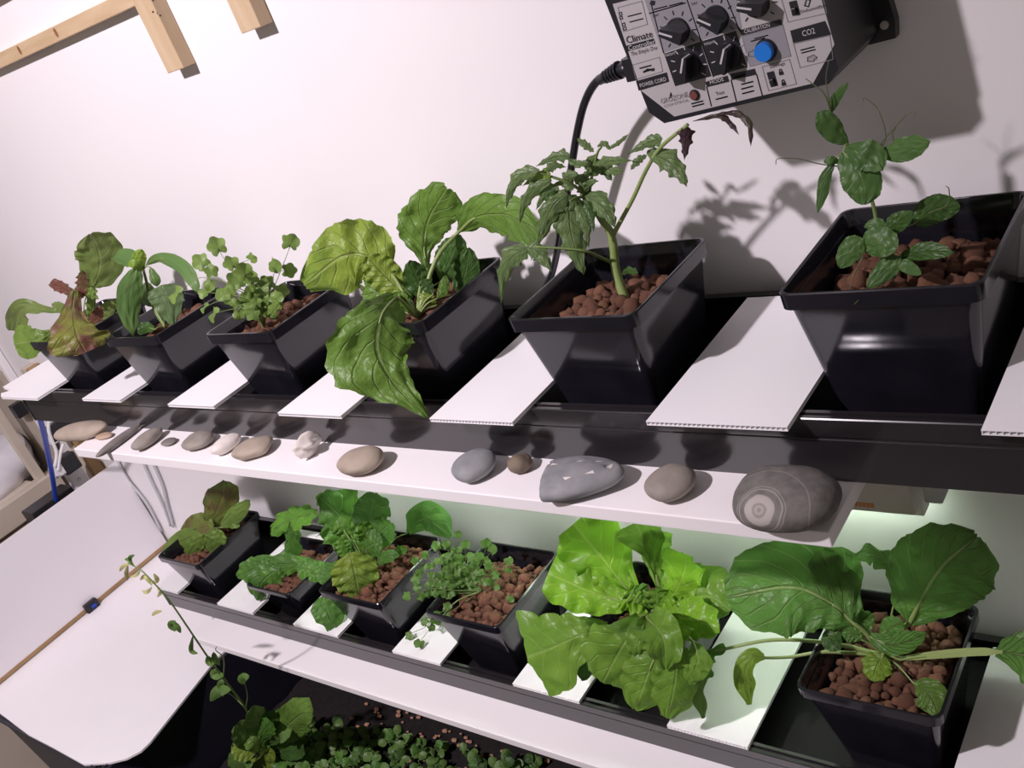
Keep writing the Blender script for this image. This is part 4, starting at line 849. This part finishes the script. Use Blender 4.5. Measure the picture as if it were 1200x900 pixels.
# --- 5 big lettuce
p = Plant('green_lettuce', pbase('L5', .5, .4, .01), 'big bright yellow-green lettuce with broad wavy leaves on the lower trough', 'lettuce')
lk = dict(ruf=.085, rf=4.5, lob=.10, ln=4, fold=.1, pet=.0022, rootm=M_stem)
PB5 = at(762, 722, .03)
for L, w, k, pf, kw in (
    ([(752, 706, .05), (724, 678, .055), (702, 650, .06), (672, 614, .065)], 88, K_let, [(0, .15, .15), (.25, .4, .45), (.55, .8, .9), (.75, .85, 1), (.9, .95, .85), (1, .55, .6)], {}),
    ([(775, 702, .06), (768, 670, .07), (758, 640, .08), (745, 612, .085)], 62, K_let2, [(0, .06, .06), (.35, .12, .12), (.5, .2, .4), (.7, .6, .8), (.88, 1, .9), (1, .7, .7)], {'pet': .0035}),
    ([(775, 702, .065), (772, 670, .08), (768, 645, .09), (770, 622, .095)], 40, K_let2, 'fan', {}),
    ([(742, 706, .03), (712, 700, .03), (680, 688, .025), (642, 672, .02)], 84, K_let, [(0, .15, .15), (.3, .5, .45), (.6, .75, .7), (.85, .75, 1), (1, .55, .8)], {}),
    ([(716, 736, .0), (686, 742, -.045), (655, 755, -.06), (618, 770, -.07)], 118, K_let2, [(0, .14, .14), (.3, .3, .36), (.55, .55, .55), (.8, .95, .7), (.92, 1, .9), (1, .9, 1)], {'fold': .22, 'ruf': .04}),
    ([(752, 722, .02), (736, 746, -.045), (722, 770, -.06), (706, 800, -.07)], 92, K_let2, [(0, .2, .2), (.25, .6, .55), (.5, .85, .95), (.75, .9, 1), (.93, .75, .7), (1, .6, .5)], {'fold': .2, 'ruf': .03}),
    ([(776, 716, .05), (790, 695, .055), (800, 675, .06), (806, 650, .06)], 66, K_let, [(0, .15, .15), (.3, .6, .5), (.6, .9, .8), (.85, 1, .7), (1, .2, .2)], {'roll': 15}),
    ([(776, 722, .03), (798, 724, .025), (820, 728, .02), (842, 742, .01)], 56, K_let, 'oval', {'ruf': .1}),
    ([(800, 715, .05), (818, 700, .055), (835, 700, .055), (856, 716, .05)], 76, K_let2, 'round', {}),
    ([(758, 724, .02), (768, 734, -.03), (778, 752, -.05), (780, 784, -.06)], 50, K_let2, 'round', {'fold': -.3}),
    ([(760, 726, .02), (752, 738, -.03), (748, 756, -.05), (745, 772, -.055)], 36, K_let2, 'oval', {}),
    ([(770, 765, -.045), (760, 788, -.06), (752, 810, -.068), (744, 832, -.072)], 62, K_let2, 'round', {'fold': .2, 'ruf': .02}),
    ([(792, 760, -.04), (792, 790, -.055), (788, 815, -.065), (782, 842, -.07)], 56, K_let2, 'strap', {'fold': .3, 'ruf': .02}),
    ([(812, 752, -.02), (818, 770, -.04), (814, 785, -.05), (806, 802, -.055)], 36, K_let2, 'oval', {'ruf': .06}),
    ([(758, 722, .03), (744, 706, .03), (732, 698, .03)], 36, K_let, 'fan', {'ruf': .18}),
    ([(765, 722, .035), (752, 705, .035), (742, 690, .04)], 34, K_kalel, 'fan', {'ruf': .2}),
    ([(768, 722, .04), (770, 708, .04), (768, 690, .045)], 32, K_let2, 'fan', {'ruf': .2}),
    ([(772, 726, .035), (782, 716, .035), (792, 708, .035)], 34, K_let, 'fan', {'ruf': .18}),
    ([(760, 726, .025), (750, 720, .02), (738, 722, .015)], 30, K_let, 'fan', {'ruf': .15}),
    ([(770, 728, .0), (782, 742, -.025), (804, 752, -.035)], 40, K_let, 'fan', {'ruf': .12}),
    ([(690, 755, -.04), (688, 775, -.05), (682, 798, -.06)], 30, K_dark, 'oval', {})):
    p.leaf(L, w, k, pf, pb=PB5, **{**lk, **kw})
# --- 6 turnip leaves
p = Plant('turnip_plant', pbase('L6', .45, .45, .02), 'dark green turnip-leaved plant with broad veined leaves and long pale stalks', 'turnip')
PB6 = at(1035, 768, .06)
tk = dict(fold=.12, ruf=.04, teeth=.04, tn=14, pb=PB6)
p.leaf([(1000, 730, .055), (972, 706, .055), (925, 688, .05), (852, 700, .035)], 122, K_tur, [(0, .1, .15), (.1, .35, .4), (.25, .6, .75), (.5, .9, .95), (.75, 1, .95), (.92, .75, .75), (1, .3, .35)], nu=40, pet=.0028, **{**tk, 'ruf': .05})
p.leaf([(1010, 728, .07), (992, 700, .075), (978, 675, .08), (962, 645, .085)], 72, K_tur, [(0, .1, .12), (.25, .3, .4), (.5, .5, .85), (.75, .7, 1), (.92, .6, .7), (1, .2, .2)], pet=.0028, **tk)
p.leaf([(1066, 730, .07), (1084, 695, .075), (1108, 660, .08), (1146, 628, .08)], 112, K_tur, [(0, .12, .12), (.12, .55, .45), (.35, 1, .85), (.55, 1, 1), (.75, .8, 1), (.92, .5, .7), (1, .15, .2)], nu=40, pet=.0036, **tk)
p.leaf([(1068, 660, .10), (1045, 662, .11), (1022, 650, .115), (1000, 655, .12)], 30, K_tur, 'strap', lob=.45, ln=4, **tk)
p.leaf([(1055, 772, .05), (1090, 768, .045), (1140, 764, .03), (1175, 764, .02)], 10, K_stem_leaf := leafmat('pale_stalk', (.30, .38, .14), (.36, .44, .2), nv=3, bump=.1), 'strap', pet=.0034, **tk)
p.leaf([(1165, 764, .025), (1190, 766, .015), (1215, 772, .005), (1250, 785, .0)], 66, K_tur, [(0, .15, .15), (.2, .6, .5), (.5, 1, 1), (1, .4, .4)], pet=0, **tk)
p.stem([PB6, at(975, 754, .05), at(905, 750, .03), at(838, 763, .005)], .0026, .0018, M_stem, 'stalk')
p.leaf([(850, 758, .01), (832, 768, .0), (828, 785, -.01), (826, 800, -.015)], 20, K_kale, 'strap', lob=.5, ln=3, pet=0, ruf=.1)
p.leaf([(834, 764, .005), (822, 780, -.005), (818, 805, -.015), (824, 842, -.025)], 22, K_mus, 'strap', lob=.45, ln=3, pet=0, ruf=.1)
p.stem([PB6, at(968, 764, .045), at(925, 770, .03), at(892, 771, .01)], .0022, .0016, M_stem, 'stalk')
p.leaf([(896, 770, .01), (880, 772, .0), (872, 795, -.012), (878, 826, -.02)], 30, K_turl, [(0, .2, .3), (.2, .5, .7), (.5, .55, .9), (.75, .9, .8), (1, .2, .2)], pet=0, ruf=.03)
p.leaf([(1012, 742, .06), (1040, 755, .05), (1062, 752, .045), (1086, 742, .04)], 26, K_tur, 'lance', ruf=.06, pet=.0016, pb=PB6)
p.leaf([(1000, 718, .07), (1008, 728, .065), (1018, 742, .06)], 34, K_tur, 'oval', pet=.0016, pb=PB6)
p.leaf([(1030, 745, .06), (1045, 735, .06), (1058, 728, .06)], 26, K_tur, 'oval', pet=.0014, pb=PB6)
p.leaf([(1035, 768, .045), (1028, 780, .035), (1022, 798, .025)], 36, K_turl, 'round', lob=.15, ln=3, pet=.0014, pb=PB6)
p.leaf([(1070, 800, .03), (1084, 808, .022), (1094, 822, .012), (1100, 842, .0)], 40, K_mus, 'oval', pet=.0010, pb=PB6)
p.leaf([(985, 735, .05), (975, 750, .04), (985, 762, .035)], 24, K_dark, 'oval', pet=.0012, pb=PB6)
p.leaf([(1010, 750, .05), (1000, 742, .05), (985, 735, .05)], 26, K_tur, 'oval', pet=.0012, pb=PB6)

# ------------------------------------------------------------------ seedlings in the tub
ZSO = -.85
p = Plant('flowering_brassica', atz(312, 900, ZSO), 'leafy bolting plant with a long thin pale-flowered stalk in the black tub', 'plant')
S = [p.b, at(310, 872, -.13), at(288, 830, -.15), at(262, 795, -.17), at(247, 775, -.18), at(222, 738, -.20), at(200, 706, -.21), at(182, 685, -.215), at(165, 668, -.215), at(150, 660, -.215)]
p.stem(S, .0022, .0008, M_stemd, 'flower_stalk')
p.stem([S[3], at(262, 772, -.175), at(253, 762, -.18), at(254, 758, -.18)], .001, .0006, M_stemd, 'side_stalk'); p.stem([S[2], at(272, 815, -.15), at(258, 808, -.16)], .001, .0006, M_stemd, 'side_stalk')
p.stem([S[2], at(290, 815, -.15), at(286, 798, -.155)], .001, .0006, M_stemd, 'side_stalk')
for L, w, k in (([(270, 808, -.16), (256, 810, -.165), (246, 822, -.17)], 18, K_seed), ([(262, 810, -.16), (258, 802, -.16), (264, 796, -.16)], 10, K_seed), ([(286, 802, -.155), (284, 795, -.155), (292, 792, -.155)], 14, K_seed), ([(252, 772, -.18), (246, 776, -.18), (243, 768, -.18)], 12, K_seed),
                ([(255, 784, -.175), (252, 790, -.175), (262, 792, -.175)], 15, K_seed), ([(258, 780, -.175), (252, 772, -.178), (250, 764, -.18)], 9, K_seed), ([(226, 745, -.2), (224, 762, -.2), (232, 766, -.2)], 7, K_seed), ([(206, 728, -.2), (200, 732, -.2), (206, 740, -.2)], 10, K_seed), ([(202, 728, -.2), (208, 735, -.2), (212, 742, -.2)], 8, K_seed),
                ([(178, 686, -.21), (170, 676, -.21), (164, 680, -.21)], 7, K_pale), ([(176, 684, -.21), (184, 680, -.21), (180, 672, -.21)], 7, K_pale), ([(178, 688, -.21), (172, 694, -.21), (166, 692, -.21)], 6, K_pale), ([(184, 690, -.21), (188, 694, -.21), (184, 700, -.21)], 6, K_pale),
                ([(152, 660, -.215), (144, 664, -.215), (140, 670, -.215)], 6, K_pale), ([(155, 660, -.215), (152, 654, -.215), (158, 650, -.215)], 6, K_seed), ([(150, 662, -.215), (148, 672, -.215), (150, 680, -.215)], 6, K_pale), ([(158, 664, -.215), (150, 656, -.215), (146, 656, -.215)], 5, K_seed), ([(164, 668, -.215), (160, 674, -.215), (152, 676, -.215)], 5, K_pale), ([(190, 716, -.2), (182, 718, -.2), (178, 722, -.2)], 6, K_pale)):
    p.leaf(L, w * .8, k, 'lance', pet=0, nu=10, nv=4)
for L, w, k in (([(304, 876, -.14), (290, 862, -.15), (276, 850, -.16)], 34, K_seed), ([(308, 874, -.13), (304, 850, -.14), (296, 828, -.15)], 30, K_seed), ([(300, 880, -.15), (286, 876, -.16), (272, 872, -.17)], 34, K_musy), ([(318, 876, -.12), (332, 856, -.12), (352, 838, -.12), (366, 836, -.12)], 44, K_mus), ([(312, 872, -.13), (326, 858, -.13), (340, 862, -.13)], 28, K_seed),
                ([(306, 884, -.15), (308, 890, -.15), (300, 905, -.16)], 30, K_musy), ([(300, 870, -.14), (310, 855, -.14), (318, 846, -.14)], 26, K_kale), ([(322, 882, -.12), (345, 880, -.12), (356, 876, -.12)], 22, K_dark), ([(296, 888, -.16), (282, 892, -.17), (274, 905, -.18)], 32, K_seed), ([(312, 880, -.14), (296, 868, -.15), (284, 862, -.15)], 24, K_mus),
                ([(320, 888, -.12), (335, 892, -.12), (346, 902, -.13)], 24, K_seed), ([(305, 862, -.14), (316, 846, -.13), (312, 834, -.13)], 22, K_dark)):
    p.leaf(L, w, k, 'round', pet=.0012, nu=16, nv=6, teeth=.08)
rnd = random.Random(5); n = 0; spots = []
for k in range(4000):
    px, py = rnd.uniform(330, 640), rnd.uniform(840, 935)
    if py < 842 + (px - 360) * .155 or (530 < px < 550) or (px > 570 and py < 888): continue
    if any((px - a) ** 2 + ((py - b) * 1.2) ** 2 < 11.5 ** 2 for a, b in spots): continue
    spots.append((px, py))
    if len(spots) >= 110: break
for px, py in spots:
    b = atz(px, py + 14, ZSO); b.y = min(b.y, .055)
    q = Plant('seedling', b, 'small round-leaved green seedling growing in the black tub', 'seedling', 'seedlings in the black tub')
    top = b + Vector((rnd.uniform(-.008, .008), rnd.uniform(-.01, 0), rnd.uniform(.022, .045))); q.stem([b, b.lerp(top, .5) + Vector((.002, 0, 0)), top], .0009, .0006, M_stemd)
    for i in range(rnd.choice((3, 4, 4, 5))):
        a = rnd.uniform(0, 6.28); r = rnd.uniform(.010, .018); d = Vector((math.cos(a) * r, math.sin(a) * r, rnd.uniform(-.003, .008)))
        s0 = top + d * .25 - Vector((0, 0, .006 * i)); q.leaf([s0, s0 + d * .6 + Vector((0, 0, .003)), s0 + d * 1.15], rnd.uniform(9, 14), rnd.choice((K_seed, K_seed, K_kale, K_dark)), 'round', pet=.0004, pb=top - Vector((0, 0, .006 * i)), nu=8, nv=3, lob=.1)
# pale chips on the soil
g = G(); rr2 = random.Random(9)
for k in range(260):
    x, y = rr2.uniform(-1.0, -.45), rr2.uniform(-.16, .06); s_ = rr2.uniform(.002, .005)
    g.add([Vector((x, y, -.848)) + Vector((v.x * s_ * 1.4, v.y * s_, v.z * s_ * .6)) for v in icos(1)[0]], icos(1)[1])
tag(g.build('wood_chips', mat('pale_chips', (.42, .25, .16), .9, (.30, .13, .08), 200.)), 'scattered pale wood chips on the soil in the black tub', 'chips', kind='stuff')

# ------------------------------------------------------------------ clay pebbles
PM = []
for k in range(8):
    V = [v * (1 + .42 * noise.noise(v * 1.5 + Vector((k * 5.1, 0, 0))) + .22 * noise.noise(v * 3.6 + Vector((0, k * 3, 0)))) for v in ICO2[0]]
    V = [Vector((v.x * (1 + .15 * math.sin(k)), v.y, v.z * (.88 + .1 * math.cos(k * 2)))) for v in V]; PM.append(V)
WHO = {1: 'the red lettuce', 2: 'the lance-leaved plant', 3: 'the coriander', 4: 'the mustard', 5: 'the tomato plant', 6: 'the pea shoot', 'L1': 'the flat lettuce', 'L2': 'the low kale pot', 'L3': 'the bushy kale', 'L4': 'the chervil', 'L5': 'the big lettuce', 'L6': 'the turnip plant'}
FILL = {1: .03, 2: .03, 3: .026, 4: .03, 5: .036, 6: .036, 'L1': .022, 'L2': .018, 'L3': .022, 'L4': .024, 'L5': .026, 'L6': .026}
cand = []; prnd = random.Random(3); fillg = G()
for k, (x, w, y, z, zb, dp) in POTS.items():
    R0 = .0076; st = R0 * 1.62; i0 = .0075 + .022 * FILL[k] / (z - zb) + R0 * .35; fz = z - FILL[k]
    xs = int((w - 2 * i0) / st); ys = int((dp - 2 * i0) / st)
    for i in range(xs + 1):
        for j in range(ys + 1):
            px = x + i0 + R0 + (w - 2 * i0 - 2 * R0) * (i + .25 * (j % 2)) / (xs + .25); py = y + i0 + R0 + (dp - 2 * i0 - 2 * R0) * j / ys
            heap = .005 * math.sin(math.pi * i / xs) * math.sin(math.pi * j / ys)
            c = Vector((px + prnd.uniform(-.002, .002), py + prnd.uniform(-.002, .002), fz + heap + prnd.uniform(-.006, .004)))
            hid = False                                            # behind the pot's own front or right-hand wall?
            t = (y - c.y) / (CP.y - c.y); 
            if t > 0 and (c.z + R0 + (CP.z - c.z) * t) < z: hid = True
            t = (x + w - c.x) / (CP.x - c.x)
            if 0 < t < 1 and (c.z + R0 + (CP.z - c.z) * t) < z: hid = True
            r = R0 * prnd.choice((.62, .8, .95, 1.08, 1.28)); cand.append((hid, depth(c), k, c, r, prnd.randrange(8), prnd.random()))
    fillg.box(x + i0 + .004, x + w - i0 - .004, y + i0 + .004, y + dp - i0 - .004, fz - .02, fz - .006)
cand.sort(key=lambda q: (q[0], q[1] + (1.0 if q[2] in (4, 'L5') else 0)))
MES = {}
for hid, dpt, k, c, r, mi, rv in cand[:300]:
    key = (mi, rv > .6)
    if key not in MES:
        me = D.meshes.new('clay_pebble'); me.from_pydata(PM[mi], [], ICO2[1]); me.materials.append(M_peb2 if rv > .6 else M_peb); me.polygons.foreach_set('use_smooth', [True] * len(me.polygons)); MES[key] = me
    o = D.objects.new('clay_pebble', MES[key]); COL.objects.link(o); o.location = c + Vector((0, 0, ZO)); o.scale = (r,) * 3; o.rotation_euler = (rv * 6, rv * 17, rv * 29)
    tag(o, 'rough reddish-brown clay pebble in the pot of ' + WHO[k], 'pebble', 'clay pebbles in the pot of ' + WHO[k])
gp = G()
for hid, dpt, k, c, r, mi, rv in cand[300:]:
    rot = Matrix.Rotation(rv * 6, 3, 'X') @ Matrix.Rotation(rv * 29, 3, 'Z'); gp.add([c + rot @ (v * r) for v in PM[mi]], ICO2[1])
gp.add(fillg.V, fillg.F)
tag(build('clay_pebbles', gp.V, gp.F, M_peb, smooth=True), 'remaining reddish-brown clay pebbles filling the square black pots', 'pebbles', kind='stuff')
